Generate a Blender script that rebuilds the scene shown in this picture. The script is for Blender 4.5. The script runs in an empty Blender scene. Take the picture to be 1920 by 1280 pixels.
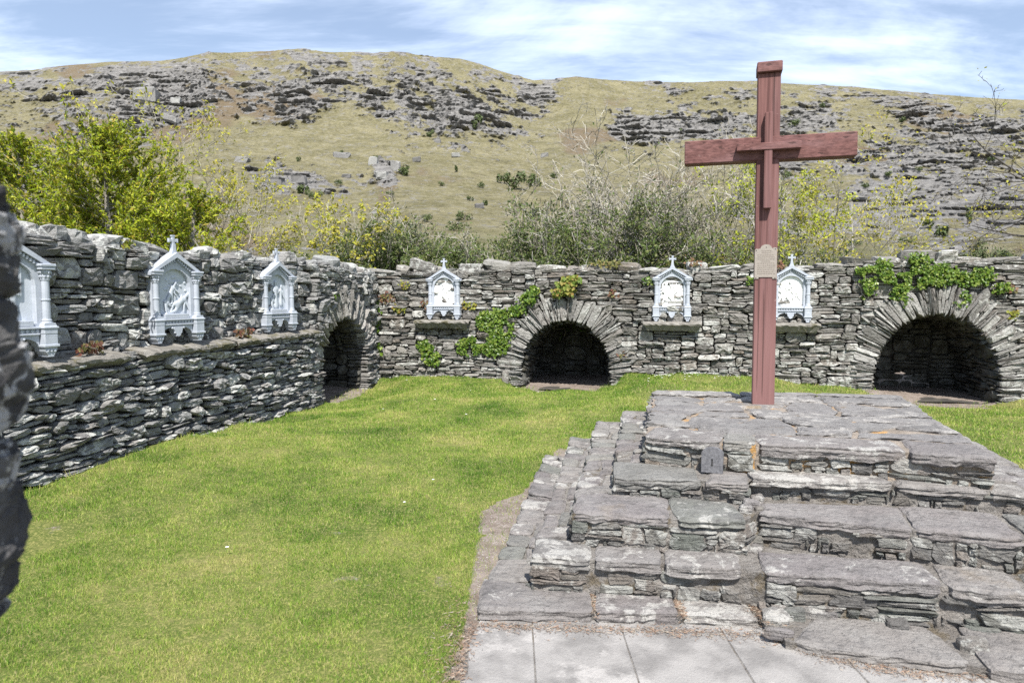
import bpy, math, random
import numpy as np
from mathutils import Vector, Matrix

# ------------------------------------------------------------------ camera, sky, sun, exposure
SC = bpy.context.scene
COL = SC.collection
EYE, FPX, PITCH = 1.65, 1280.0, math.atan(90 / 1280.0)
cam_d = bpy.data.cameras.new('camera')
cam = bpy.data.objects.new('camera', cam_d)
COL.objects.link(cam)
cam.location = (0, 0, EYE)
cam.rotation_euler = (math.pi / 2 - PITCH, 0, 0)
cam_d.sensor_width = 36.0
cam_d.lens = 24.0
cam_d.clip_start = 0.05
cam_d.clip_end = 6000
cam_d.dof.use_dof = True
cam_d.dof.focus_distance = 8.0
cam_d.dof.aperture_fstop = 3.6
SC.camera = cam

SUN_EL, SUN_AZ = math.radians(54), math.radians(174)      # azimuth measured from +Y towards +X
world = bpy.data.worlds.new('World')
SC.world = world
world.use_nodes = True
SUN_DIR = Vector((math.sin(SUN_AZ) * math.cos(SUN_EL), math.cos(SUN_AZ) * math.cos(SUN_EL), math.sin(SUN_EL)))
sun_d = bpy.data.lights.new('sun', 'SUN')
sun_d.energy = 4.6
sun_d.angle = math.radians(0.5)
sun_d.color = (1.0, 0.955, 0.89)
sun = bpy.data.objects.new('sun', sun_d)
COL.objects.link(sun)
sun.rotation_euler = (-SUN_DIR).to_track_quat('-Z', 'Y').to_euler()
SC.view_settings.view_transform = 'Standard'
SC.view_settings.look = 'None'
SC.view_settings.exposure = 0.95
SC.view_settings.gamma = 1.0
SC.view_settings.use_curve_mapping = False
SC.render.engine = 'CYCLES'
SC.cycles.max_bounces = 6
SC.cycles.use_denoising = False

# ------------------------------------------------------------------ node helpers
class NT:
    def __init__(s, tree):
        s.t = tree
        s.t.nodes.clear()
    def n(s, typ, **kw):
        nd = s.t.nodes.new(typ)
        for k, v in kw.items():
            if k.startswith('i_'):
                key = k[2:]
                key = int(key) if key.isdigit() else key.replace('_', ' ')
                s.set(nd.inputs[key], v)
            else:
                setattr(nd, k, v)
        return nd
    def set(s, sock, v):
        if isinstance(v, bpy.types.NodeSocket):
            s.t.links.new(v, sock)
        elif isinstance(v, bpy.types.Node):
            s.t.links.new(v.outputs[0], sock)
        else:
            if sock.type == 'RGBA' and hasattr(v, '__len__') and len(v) == 3:
                v = (*v, 1)
            sock.default_value = v
    def math(s, op, a, b=0.0, clamp=False):
        nd = s.n('ShaderNodeMath', operation=op, use_clamp=clamp)
        s.set(nd.inputs[0], a); s.set(nd.inputs[1], b)
        return nd.outputs[0]
    def mix(s, f, a, b, mode='MIX'):
        nd = s.n('ShaderNodeMix', data_type='RGBA', blend_type=mode)
        s.set(nd.inputs[0], f); s.set(nd.inputs[6], a); s.set(nd.inputs[7], b)
        return nd.outputs[2]
    def noise(s, vec, scale, detail=4, rough=0.55, dist=0.0):
        nd = s.n('ShaderNodeTexNoise')
        s.set(nd.inputs['Vector'], vec)
        nd.inputs['Scale'].default_value = scale
        nd.inputs['Detail'].default_value = detail
        nd.inputs['Roughness'].default_value = rough
        nd.inputs['Distortion'].default_value = dist
        return nd.outputs[0]
    def step(s, v, a, b):
        nd = s.n('ShaderNodeMapRange', interpolation_type='SMOOTHSTEP')
        s.set(nd.inputs[0], v)
        nd.inputs[1].default_value = a; nd.inputs[2].default_value = b
        return nd.outputs[0]
    def ramp(s, f, stops, mode='LINEAR'):
        nd = s.n('ShaderNodeValToRGB')
        nd.color_ramp.interpolation = mode
        e = nd.color_ramp.elements
        while len(e) < len(stops): e.new(0.5)
        for i, (p, c) in enumerate(stops):
            e[i].position = p; e[i].color = (*c, 1)
        s.set(nd.inputs[0], f)
        return nd.outputs[0]
    def mapping(s, vec, scale=(1, 1, 1), rot=(0, 0, 0)):
        nd = s.n('ShaderNodeMapping')
        s.set(nd.inputs[0], vec)
        nd.inputs[3].default_value = scale; nd.inputs[2].default_value = rot
        return nd.outputs[0]
    def bump(s, h, strength, dist, normal=None):
        nd = s.n('ShaderNodeBump')
        s.set(nd.inputs['Height'], h)
        nd.inputs['Strength'].default_value = strength
        nd.inputs['Distance'].default_value = dist
        if normal is not None: s.set(nd.inputs['Normal'], normal)
        return nd.outputs[0]
    def rnd(s):
        a = s.n('ShaderNodeObjectInfo').outputs['Random']
        b = s.n('ShaderNodeNewGeometry').outputs['Random Per Island']
        return s.math('FRACT', s.math('ADD', a, b))
    def obj(s): return s.n('ShaderNodeTexCoord').outputs['Object']
    def pos(s): return s.n('ShaderNodeNewGeometry').outputs['Position']

def new_mat(name):
    m = bpy.data.materials.new(name)
    m.use_nodes = True
    return m, NT(m.node_tree)

def finish(t, color, rough=0.85, normal=None, spec=0.3, trans=None):
    b = t.n('ShaderNodeBsdfPrincipled')
    t.set(b.inputs['Base Color'], color)
    t.set(b.inputs['Roughness'], rough)
    b.inputs['Specular IOR Level'].default_value = spec
    if normal is not None: t.set(b.inputs['Normal'], normal)
    out = t.n('ShaderNodeOutputMaterial')
    sh = b.outputs[0]
    if trans is not None:
        tr = t.n('ShaderNodeBsdfTranslucent')
        t.set(tr.inputs[0], trans)
        mx = t.n('ShaderNodeMixShader'); mx.inputs[0].default_value = 0.35
        t.t.links.new(sh, mx.inputs[1]); t.t.links.new(tr.outputs[0], mx.inputs[2])
        sh = mx.outputs[0]
    t.t.links.new(sh, out.inputs[0])

# ------------------------------------------------------------------ world sky
w = NT(world.node_tree)
sky = w.n('ShaderNodeTexSky', sky_type='NISHITA', sun_disc=False, sun_elevation=SUN_EL, sun_rotation=SUN_AZ,
          air_density=1.0, dust_density=0.6, ozone_density=2.0)
dirv = w.n('ShaderNodeTexCoord').outputs['Generated']
sep = w.n('ShaderNodeSeparateXYZ'); w.set(sep.inputs[0], dirv)
zz = w.math('ADD', w.math('MAXIMUM', sep.outputs[2], 0.0), 0.18)
cmb = w.n('ShaderNodeCombineXYZ')
w.set(cmb.inputs[0], w.math('DIVIDE', sep.outputs[0], zz)); w.set(cmb.inputs[1], w.math('DIVIDE', sep.outputs[1], zz))
cv = w.mapping(cmb.outputs[0], (0.8, 1.5, 1), (0, 0, 0.5))
c1 = w.noise(cv, 1.1, 7, 0.6, 0.5)
c2 = w.noise(w.mapping(cmb.outputs[0], (0.9, 3.2, 1), (0, 0, -0.25)), 2.4, 6, 0.62, 0.3)
cl = w.math('ADD', w.math('MULTIPLY', c1, 0.7), w.math('MULTIPLY', c2, 0.3))
cf = w.math('ADD', w.math('MULTIPLY', w.step(cl, 0.42, 0.64), 0.64), 0.20)
skyc = w.mix(cf, sky.outputs[0], (7.4, 8.4, 10.2))
bg = w.n('ShaderNodeBackground'); w.set(bg.inputs[0], skyc); bg.inputs[1].default_value = 0.082
wo = w.n('ShaderNodeOutputWorld'); w.t.links.new(bg.outputs[0], wo.inputs[0])

# ------------------------------------------------------------------ numpy noise
def _hash(ix, iy, iz, seed):
    n = (ix.astype(np.uint32) * np.uint32(374761393) + iy.astype(np.uint32) * np.uint32(668265263)
         + iz.astype(np.uint32) * np.uint32(2147483647) + np.uint32((seed * 1274126177) & 0xffffffff))
    n = (n ^ (n >> np.uint32(13))) * np.uint32(1274126177)
    n = (n ^ (n >> np.uint32(15))) * np.uint32(2246822519)
    n = n ^ (n >> np.uint32(16))
    return n.astype(np.float64) / 4294967295.0
def vnoise(P, seed=0):
    P = np.asarray(P, float)
    I = np.floor(P).astype(np.int64); Fr = P - I
    Fr = Fr * Fr * Fr * (Fr * (Fr * 6 - 15) + 10)
    r = 0
    for dx in (0, 1):
        wx = Fr[..., 0] if dx else 1 - Fr[..., 0]
        for dy in (0, 1):
            wy = Fr[..., 1] if dy else 1 - Fr[..., 1]
            for dz in (0, 1):
                wz = Fr[..., 2] if dz else 1 - Fr[..., 2]
                r = r + wx * wy * wz * _hash(I[..., 0] + dx, I[..., 1] + dy, I[..., 2] + dz, seed)
    return r * 2 - 1
def fbm(P, octv=4, seed=0, gain=0.5):
    P = np.asarray(P, float); r = 0; a = 1; t = 0
    for i in range(octv):
        r = r + a * vnoise(P * (2.03 ** i) + 17.3 * i, seed + i); t += a; a *= gain
    return r / t
def n2(x, y, seed=0, octv=3):
    x = np.asarray(x, float); y = np.asarray(y, float) + 0 * x
    return fbm(np.stack([x + 0 * y, y, 0 * x + 0.37], -1), octv, seed)
def sstep(a, b, x):
    t = np.clip((x - a) / (b - a), 0, 1); return t * t * (3 - 2 * t)
def worley(x, y, seed, jit=0.9):
    ix = np.floor(x).astype(np.int64); iy = np.floor(y).astype(np.int64)
    best = np.full(x.shape, 9.0); bi = [np.zeros(x.shape) for _ in range(4)]; second = best.copy()
    zz_ = np.zeros_like(ix)
    for dx in (-1, 0, 1):
        for dy in (-1, 0, 1):
            cx, cy = ix + dx, iy + dy
            px = cx + 0.5 + jit * (_hash(cx, cy, zz_, seed) - 0.5)
            py = cy + 0.5 + jit * (_hash(cx, cy, zz_ + 1, seed) - 0.5)
            d = (x - px) ** 2 + (y - py) ** 2
            m = d < best
            second = np.where(m, best, np.minimum(second, d))
            best = np.where(m, d, best)
            bi[0] = np.where(m, _hash(cx, cy, zz_ + 2, seed), bi[0])
            bi[1] = np.where(m, _hash(cx, cy, zz_ + 3, seed) - 0.5, bi[1])
            bi[2] = np.where(m, _hash(cx, cy, zz_ + 4, seed) - 0.5, bi[2])
            bi[3] = np.where(m, (x - px) * (_hash(cx, cy, zz_ + 3, seed) - 0.5) + (y - py) * (_hash(cx, cy, zz_ + 4, seed) - 0.5), bi[3])
    return np.sqrt(best), np.sqrt(second), bi[0], bi[3]

# ------------------------------------------------------------------ mesh helpers
def mesh_data(name, V, polys, mat=None, smooth=False):
    """polys: list of int arrays, each (n, k)."""
    me = bpy.data.meshes.new(name)
    V = np.ascontiguousarray(V, dtype=np.float32)
    if not isinstance(polys, (list, tuple)): polys = [polys]
    polys = [np.asarray(p, dtype=np.int32) for p in polys if len(p)]
    loops = np.concatenate([p.ravel() for p in polys])
    sizes = np.concatenate([np.full(len(p), p.shape[1], np.int32) for p in polys])
    starts = np.concatenate([[0], np.cumsum(sizes)[:-1]]).astype(np.int32)
    me.vertices.add(len(V)); me.vertices.foreach_set('co', V.ravel())
    me.loops.add(len(loops)); me.loops.foreach_set('vertex_index', loops)
    me.polygons.add(len(sizes)); me.polygons.foreach_set('loop_start', starts)
    me.polygons.foreach_set('use_smooth', np.full(len(sizes), bool(smooth)))
    me.update(calc_edges=True)
    if mat is not None: me.materials.append(mat)
    return me
def link(name, me, parent=None, loc=(0, 0, 0)):
    o = bpy.data.objects.new(name, me)
    COL.objects.link(o)
    o.location = loc
    if parent is not None: o.parent = parent
    return o
def obj(name, V, polys, mat, parent=None, smooth=False, center=True, base=None):
    """World-space vertices; the object's origin goes to its centre (or base) so its parent needs no rotation."""
    V = np.asarray(V, float)
    c = np.array(base, float) if base is not None else ((V.min(0) + V.max(0)) / 2 if center else np.zeros(3))
    p = np.array(parent_loc(parent)) if parent is not None else np.zeros(3)
    return link(name, mesh_data(name, V - c, polys, mat, smooth), parent, c - p)
def parent_loc(o):
    l = np.zeros(3)
    while o is not None:
        l = l + np.array(o.location); o = o.parent
    return l
def tag(o, label=None, cat=None, group=None, kind=None):
    if label: o['label'] = label
    if cat: o['category'] = cat
    if group: o['group'] = group
    if kind: o['kind'] = kind
    return o
def empty(name, loc, label=None, cat=None, group=None, kind=None):
    o = link(name, None, None, loc)
    return tag(o, label, cat, group, kind)
class MB:
    """collects shapes into one mesh"""
    def __init__(s): s.V = []; s.P = {}; s.k = 0
    def add(s, V, polys):
        if not isinstance(polys, (list, tuple)): polys = [polys]
        V = np.asarray(V, float)
        for p in polys:
            p = np.asarray(p)
            if len(p): s.P.setdefault(p.shape[1], []).append(p + s.k)
        s.V.append(V); s.k += len(V)
        return s
    def box(s, x0, x1, y0, y1, z0, z1, bev=0.0):
        b = bev
        if b <= 0:
            V = [(x, y, z) for z in (z0, z1) for y in (y0, y1) for x in (x0, x1)]
            F = [(0, 2, 3, 1), (4, 5, 7, 6), (0, 1, 5, 4), (2, 6, 7, 3), (0, 4, 6, 2), (1, 3, 7, 5)]
            return s.add(V, np.array(F))
        # chamfered: 24 vertices
        V = []; idx = {}
        for i, x in enumerate((x0, x1)):
            for j, y in enumerate((y0, y1)):
                for k, z in enumerate((z0, z1)):
                    sx, sy, sz = (1 - 2 * i) * b, (1 - 2 * j) * b, (1 - 2 * k) * b
                    for ax in range(3):
                        p = [x + sx, y + sy, z + sz]; p[ax] = (x, y, z)[ax]
                        idx[(i, j, k, ax)] = len(V); V.append(p)
        Q = []; T = []
        for ax in range(3):
            for e in (0, 1):
                o1, o2 = [a for a in range(3) if a != ax]
                q = []
                for a, c in ((0, 0), (1, 0), (1, 1), (0, 1)):
                    t = [0, 0, 0]; t[ax] = e; t[o1] = a; t[o2] = c
                    q.append(idx[(*t, ax)])
                Q.append(q)
            o1, o2 = [a for a in range(3) if a != ax]
            for a in (0, 1):
                for c in (0, 1):
                    t0 = [0, 0, 0]; t0[o1] = a; t0[o2] = c; t1 = list(t0); t1[ax] = 1
                    Q.append([idx[(*t0, o1)], idx[(*t1, o1)], idx[(*t1, o2)], idx[(*t0, o2)]])
        for i in (0, 1):
            for j in (0, 1):
                for k in (0, 1): T.append([idx[(i, j, k, a)] for a in range(3)])
        return s.add(V, [np.array(Q), np.array(T)])
    def prism(s, pts, y0, y1):
        """outline in (x, z), extruded from y0 to y1"""
        pts = np.asarray(pts, float); n = len(pts)
        V = np.concatenate([np.c_[pts[:, 0], np.full(n, y0), pts[:, 1]], np.c_[pts[:, 0], np.full(n, y1), pts[:, 1]]])
        i = np.arange(n); j = (i + 1) % n
        s.add(V, [np.stack([i, j, j + n, i + n], 1)])
        k = s.k - 2 * n
        s.P.setdefault(n, []).append(np.array([np.arange(n) + k, np.arange(n)[::-1] + n + k]))
        return s
    def lathe(s, cx, cy, prof, n=12):
        prof = np.asarray(prof, float); a = np.linspace(0, 2 * np.pi, n, endpoint=False)
        V = np.concatenate([np.c_[cx + r * np.cos(a), cy + r * np.sin(a), np.full(n, z)] for r, z in prof])
        i = np.arange(n); j = (i + 1) % n
        Q = np.concatenate([np.stack([i + k * n, j + k * n, j + (k + 1) * n, i + (k + 1) * n], 1) for k in range(len(prof) - 1)])
        k0 = s.k
        s.add(V, [Q])
        s.P.setdefault(n, []).append(np.array([i[::-1] + k0, i + k0 + (len(prof) - 1) * n]))
        return s
    def data(s): return np.concatenate(s.V), [np.concatenate(v) for v in s.P.values()]
    def obj(s, name, mat, parent=None, smooth=False, xf=None, **kw):
        V, P = s.data()
        if xf is not None: V = xf(V)
        return obj(name, V, P, mat, parent, smooth, **kw)

def tube(pts, rad, k):
    pts = np.asarray(pts, float); n = len(pts)
    T = np.gradient(pts, axis=0); T /= np.linalg.norm(T, axis=1)[:, None] + 1e-9
    ref = np.array([0.31, 0.17, 0.93]) if abs(T[0, 2]) < 0.9 else np.array([1.0, 0.1, 0])
    A = np.cross(T, ref); A /= np.linalg.norm(A, axis=1)[:, None] + 1e-9
    B = np.cross(T, A)
    a = np.linspace(0, 2 * np.pi, k, endpoint=False)
    V = (pts[:, None] + np.asarray(rad)[:, None, None] * (A[:, None] * np.cos(a)[None, :, None] + B[:, None] * np.sin(a)[None, :, None])).reshape(-1, 3)
    i = np.arange(k); j = (i + 1) % k
    Q = np.concatenate([np.stack([i + m * k, j + m * k, j + (m + 1) * k, i + (m + 1) * k], 1) for m in range(n - 1)])
    return V, Q

# ------------------------------------------------------------------ camera maths (for finding where things stand)
cth, sth = math.cos(PITCH), math.sin(PITCH)
def ray(px, py):
    a = (px - 960) / FPX; b = (640 - py) / FPX
    return np.array([a, cth + b * sth, -sth + b * cth])
def at_z(px, py, z):
    r = ray(px, py); k = (z - EYE) / r[2]
    return np.array([r[0] * k, r[1] * k, z])
def at_y(px, py, y):
    r = ray(px, py); k = y / r[1]
    return np.array([r[0] * k, y, EYE + r[2] * k])
def seen_size(P, area):
    x, y, z = P[0], P[1], P[2] - EYE
    d = y * cth - z * sth
    if d < 0.3: return 0.0
    px = 960 + FPX * x / d; py = 640 - FPX * (y * sth + z * cth) / d
    if not (-30 < px < 1950 and -30 < py < 1310): return area / d ** 2 * 1e-3
    return area / d ** 2

# ------------------------------------------------------------------ materials
def stone_mat(name, tones, lichen=0.5, dark=0.5, streak=0.0, bump=0.6, warm=0.0, lich_col=(0.50, 0.505, 0.475), lsh=0.0, lsc=9.0):
    m, t = new_mat(name)
    r = t.rnd(); P = t.pos()
    base = t.ramp(r, [(i / (len(tones) - 1), c) for i, c in enumerate(tones)])
    big = t.noise(P, 5.0, 4, 0.6)
    fine = t.noise(P, 34.0, 5, 0.7)
    col = t.mix(t.math('MULTIPLY', t.step(big, 0.35, 0.7), 0.55), base, t.mix(0.5, base, (0.36, 0.355, 0.34)), 'MIX')
    if streak > 0:
        sv = t.mapping(P, (3.0, 3.0, 55.0), (0.05, 0.04, 0))
        sn = t.noise(sv, 1.0, 4, 0.6)
        col = t.mix(t.math('MULTIPLY', t.step(sn, 0.5, 0.7), streak), col, (0.12, 0.115, 0.115))
    dk = t.math('MULTIPLY', t.step(t.noise(P, 16.0, 5, 0.65), 0.52, 0.68), dark)
    col = t.mix(dk, col, (0.055, 0.052, 0.05))
    # lichen: pale crusty spots, more on some stones
    ln = t.noise(P, lsc, 6, 0.68, 0.4)
    lth = t.math('ADD', ln, t.math('MULTIPLY', t.math('SUBTRACT', t.math('FRACT', t.math('MULTIPLY', r, 7.31)), 0.5), 0.22))
    lf = t.math('MULTIPLY', t.step(lth, 0.545 + lsh, 0.60 + lsh), lichen)
    col = t.mix(lf, col, lich_col)
    sp = t.math('MULTIPLY', t.step(t.noise(P, 60.0, 3, 0.6), 0.6, 0.66), 0.55)
    col = t.mix(sp, col, (0.07, 0.066, 0.062))
    if warm > 0:
        wn = t.math('MULTIPLY', t.step(t.noise(P, 2.3, 5, 0.7), 0.6, 0.72), warm)
        col = t.mix(wn, col, (0.25, 0.17, 0.07))
    h = t.math('ADD', t.math('MULTIPLY', t.noise(P, 22.0, 6, 0.7), 1.0), t.math('MULTIPLY', fine, 0.5))
    if streak > 0: h = t.math('ADD', h, t.math('MULTIPLY', sn, 0.8))
    finish(t, col, 0.9, t.bump(h, bump, 0.03), 0.25)
    return m
TONES_WALL = [(0.14, 0.135, 0.125), (0.20, 0.195, 0.185), (0.27, 0.265, 0.25), (0.165, 0.155, 0.145), (0.33, 0.325, 0.305), (0.215, 0.19, 0.165), (0.285, 0.285, 0.27)]
M_WALL = stone_mat('drystone', [(a * 0.86, b * 0.84, c * 0.81) for a, b, c in TONES_WALL], 0.66, 0.6, 0.3, 0.9)
M_LEFT = stone_mat('drystone_grey', [(a * 0.95, b * 0.98, c * 1.02) for a, b, c in TONES_WALL], 0.8, 0.6, 0.2, 0.9)
M_ARCH = stone_mat('arch_slate', [(0.15, 0.145, 0.135), (0.22, 0.21, 0.195), (0.30, 0.29, 0.27), (0.19, 0.172, 0.155), (0.33, 0.32, 0.30), (0.13, 0.125, 0.115)], 0.5, 0.6, 0.0, 1.0)
M_NEAR_SHADED = stone_mat('jamb_stone_shaded', [(0.042, 0.041, 0.043), (0.066, 0.065, 0.068), (0.052, 0.051, 0.053)], 0.9, 0.5, 0.0, 1.0, 0, (0.42, 0.42, 0.425), 0.01, 26.0)  # stone darkened to stand in for the shadow on this wall end
M_VAULT_SHADED = stone_mat('vault_stone_shaded', [(0.030, 0.028, 0.022), (0.05, 0.046, 0.034), (0.04, 0.04, 0.036)], 0.08, 0.5, 0.0, 0.6)  # near-black tone puts the dimness of the cells into the stone colour
SLATE = [(0.172, 0.157, 0.156), (0.24, 0.224, 0.21), (0.20, 0.182, 0.18), (0.165, 0.17, 0.152), (0.255, 0.238, 0.222), (0.18, 0.162, 0.16), (0.22, 0.206, 0.186)]
M_SLAB = stone_mat('tread_slate', SLATE, 0.6, 0.45, 0.6, 1.0, 0.15, (0.48, 0.47, 0.44), 0.03)
M_TOP = stone_mat('platform_slate', [(0.165, 0.157, 0.155), (0.23, 0.22, 0.21), (0.195, 0.185, 0.182)], 0.45, 0.5, 0.4, 1.0, 0.55, (0.45, 0.43, 0.40), 0.04)
M_RISER = stone_mat('riser_stone', [(0.12, 0.115, 0.11), (0.175, 0.17, 0.158), (0.19, 0.165, 0.145), (0.12, 0.13, 0.115), (0.215, 0.205, 0.19)], 0.45, 0.5, 0.5, 1.0, 0.12)

def simple_mat(name, c1, c2, scale=8, rough=0.85, bump=0.3, bscale=40, spec=0.3, c3=None, dist=0.02):
    m, t = new_mat(name)
    P = t.pos()
    col = t.mix(t.step(t.noise(P, scale, 5, 0.6), 0.35, 0.65), c1, c2)
    if c3 is not None: col = t.mix(t.step(t.noise(P, scale * 0.45, 6, 0.7), 0.54, 0.62), col, c3)
    finish(t, col, rough, t.bump(t.noise(P, bscale, 5, 0.65), bump, dist), spec)
    return m
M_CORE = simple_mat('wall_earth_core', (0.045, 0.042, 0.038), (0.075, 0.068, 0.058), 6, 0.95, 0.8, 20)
M_MORTAR = simple_mat('lime_mortar', (0.18, 0.165, 0.15), (0.275, 0.258, 0.238), 9, 0.95, 1.0, 45, 0.2, (0.16, 0.135, 0.10), 0.04)
M_TOPMORTAR = simple_mat('mossy_mortar', (0.20, 0.17, 0.14), (0.29, 0.25, 0.21), 7, 0.95, 1.0, 45, 0.2, (0.40, 0.235, 0.09))
M_LEDGE = simple_mat('ledge_concrete', (0.165, 0.155, 0.138), (0.26, 0.245, 0.22), 7, 0.95, 0.9, 50, 0.2, (0.13, 0.12, 0.08))
M_PATH = simple_mat('worn_concrete', (0.185, 0.177, 0.17), (0.29, 0.278, 0.266), 4.5, 0.9, 0.8, 90, 0.25, (0.345, 0.33, 0.315), 0.01)
M_FRAME = simple_mat('blue_grey_paint', (0.345, 0.375, 0.425), (0.405, 0.435, 0.485), 12, 0.55, 0.1, 60, 0.4)
M_PANEL = simple_mat('white_paint', (0.80, 0.80, 0.79), (0.84, 0.84, 0.83), 10, 0.6, 0.1, 60, 0.3)
M_PANEL_SHADED = simple_mat('white_paint_shaded', (0.45, 0.485, 0.535), (0.49, 0.525, 0.575), 10, 0.6, 0.1, 60, 0.3)  # copy of the white field paint, tinted for grazing light on the long wall
M_INK = simple_mat('engraved_lines', (0.42, 0.45, 0.50), (0.46, 0.49, 0.54), 30, 0.8, 0.0)
M_MARKER = simple_mat('marker_slate', (0.095, 0.095, 0.103), (0.15, 0.15, 0.16), 55, 0.7, 0.3, 70, 0.4)
M_HOLE = simple_mat('carved_mark', (0.02, 0.02, 0.022), (0.03, 0.03, 0.03), 20, 0.9, 0.1)
M_BRONZE = simple_mat('weathered_plate', (0.265, 0.235, 0.205), (0.285, 0.252, 0.22), 30, 0.6, 0.2, 60, 0.4)
M_PLATEINK = simple_mat('plate_lettering', (0.17, 0.145, 0.12), (0.18, 0.155, 0.13), 30, 0.7, 0.0)

def wood_mat(name, axis, light=1.0):
    m, t = new_mat(name)
    P = t.obj()
    sc = {'z': (26, 26, 1.6), 'x': (1.6, 26, 26)}[axis]
    g = t.noise(t.mapping(P, tuple(v * (2.4 if v > 5 else .8) for v in sc)), 1.0, 6, 0.65, 0.12)
    col = t.mix(t.step(g, 0.32, 0.7), (0.08 * light, 0.034 * light, 0.031 * light), (0.185 * light, 0.088 * light, 0.08 * light))
    weather = t.step(t.noise(t.mapping(P, tuple(v * 0.22 for v in sc)), 1.0, 5, 0.7), 0.45, 0.72)
    col = t.mix(t.math('MULTIPLY', weather, 0.55), col, (0.22 * light, 0.125 * light, 0.125 * light))
    dk = t.step(t.noise(t.mapping(P, tuple(v * 1.3 for v in sc)), 1.0, 3, 0.6), 0.62, 0.74)
    col = t.mix(t.math('MULTIPLY', dk, 0.35), col, (0.07, 0.03, 0.03))
    sepz = t.n('ShaderNodeSeparateXYZ'); t.set(sepz.inputs[0], t.pos())
    low = t.math('MULTIPLY', t.step(sepz.outputs[2], 2.0, 1.1), t.math('ADD', 0.35, t.math('MULTIPLY', t.noise(t.mapping(P, tuple(v * .12 for v in sc)), 1.0, 4, .6), .5)))
    col = t.mix(low, col, (0.235, 0.125, 0.118))
    scuff = t.step(t.noise(P, 19, 5, 0.7), 0.66, 0.72)
    col = t.mix(t.math('MULTIPLY', scuff, 0.35), col, (0.42, 0.30, 0.28))
    ck = t.step(t.noise(t.mapping(P, tuple(v * (1.6 if v > 5 else .35) for v in sc)), 1.0, 2, 0.4, 0.05), 0.655, 0.672)
    col = t.mix(t.math('MULTIPLY', ck, 0.6), col, (0.028, 0.014, 0.012))
    finish(t, col, 0.72, t.bump(t.math('SUBTRACT', g, ck), 0.4, 0.006), 0.25)
    return m
M_WOODZ = wood_mat('stained_wood_upright', 'z')
M_WOODX = wood_mat('stained_wood_beam', 'x')

def leaf_mat(name, cols, trans=True, rough=0.55):
    m, t = new_mat(name)
    r = t.rnd()
    c = t.ramp(r, [(i / (len(cols) - 1), k) for i, k in enumerate(cols)])
    finish(t, c, rough, None, 0.25, c if trans else None)
    return m
def bark_mat(name, c1, c2):
    return simple_mat(name, c1, c2, 9, 0.9, 0.6, 40)
M_LARCH = leaf_mat('larch_needles', [(0.13, 0.21, 0.012), (0.28, 0.35, 0.016), (0.40, 0.43, 0.022), (0.22, 0.30, 0.014), (0.46, 0.45, 0.04), (0.08, 0.15, 0.014), (0.46, 0.32, 0.06)])
M_OAKLEAF = leaf_mat('spring_leaves', [(0.30, 0.30, 0.03), (0.40, 0.38, 0.04), (0.26, 0.29, 0.035), (0.44, 0.40, 0.07), (0.33, 0.27, 0.05)])
M_LIME = leaf_mat('lime_leaves', [(0.33, 0.38, 0.025), (0.42, 0.46, 0.035), (0.28, 0.33, 0.03), (0.45, 0.46, 0.06)])
M_OLIVE = leaf_mat('evergreen_leaves', [(0.06, 0.095, 0.025), (0.11, 0.15, 0.04), (0.085, 0.13, 0.03), (0.17, 0.19, 0.06), (0.05, 0.08, 0.025), (0.20, 0.20, 0.08)])
M_UNDER = leaf_mat('undergrowth_leaves', [(0.16, 0.15, 0.05), (0.22, 0.20, 0.06), (0.12, 0.14, 0.04), (0.24, 0.17, 0.07), (0.18, 0.20, 0.04)])
M_IVY = leaf_mat('ivy_leaves', [(0.04, 0.085, 0.014), (0.085, 0.16, 0.02), (0.17, 0.26, 0.035), (0.05, 0.11, 0.016), (0.24, 0.30, 0.06), (0.11, 0.18, 0.025)], True, 0.35)
M_FERN = leaf_mat('fern_leaves', [(0.22, 0.24, 0.03), (0.30, 0.30, 0.05), (0.16, 0.22, 0.03), (0.30, 0.2, 0.05)])
M_RED = leaf_mat('red_leaves', [(0.19, 0.07, 0.055), (0.16, 0.10, 0.06), (0.24, 0.12, 0.08), (0.14, 0.14, 0.05), (0.2, .18, .07)])
M_BUSH = leaf_mat('gorse_leaves', [(0.045, 0.065, 0.022), (0.07, 0.095, 0.028), (0.055, 0.08, 0.025), (0.10, 0.115, 0.04)], False)
M_BARK = bark_mat('grey_bark', (0.17, 0.155, 0.13), (0.27, 0.25, 0.215))
M_TWIG = leaf_mat('pale_twigs', [(0.36, 0.34, 0.295), (0.12, 0.108, 0.085), (0.27, 0.25, 0.21), (0.46, 0.44, 0.39), (0.17, 0.152, 0.122), (0.32, 0.30, 0.255)], False, 0.85)
M_DARKBARK = bark_mat('dark_bark', (0.06, 0.053, 0.045), (0.11, 0.10, 0.085))

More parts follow.
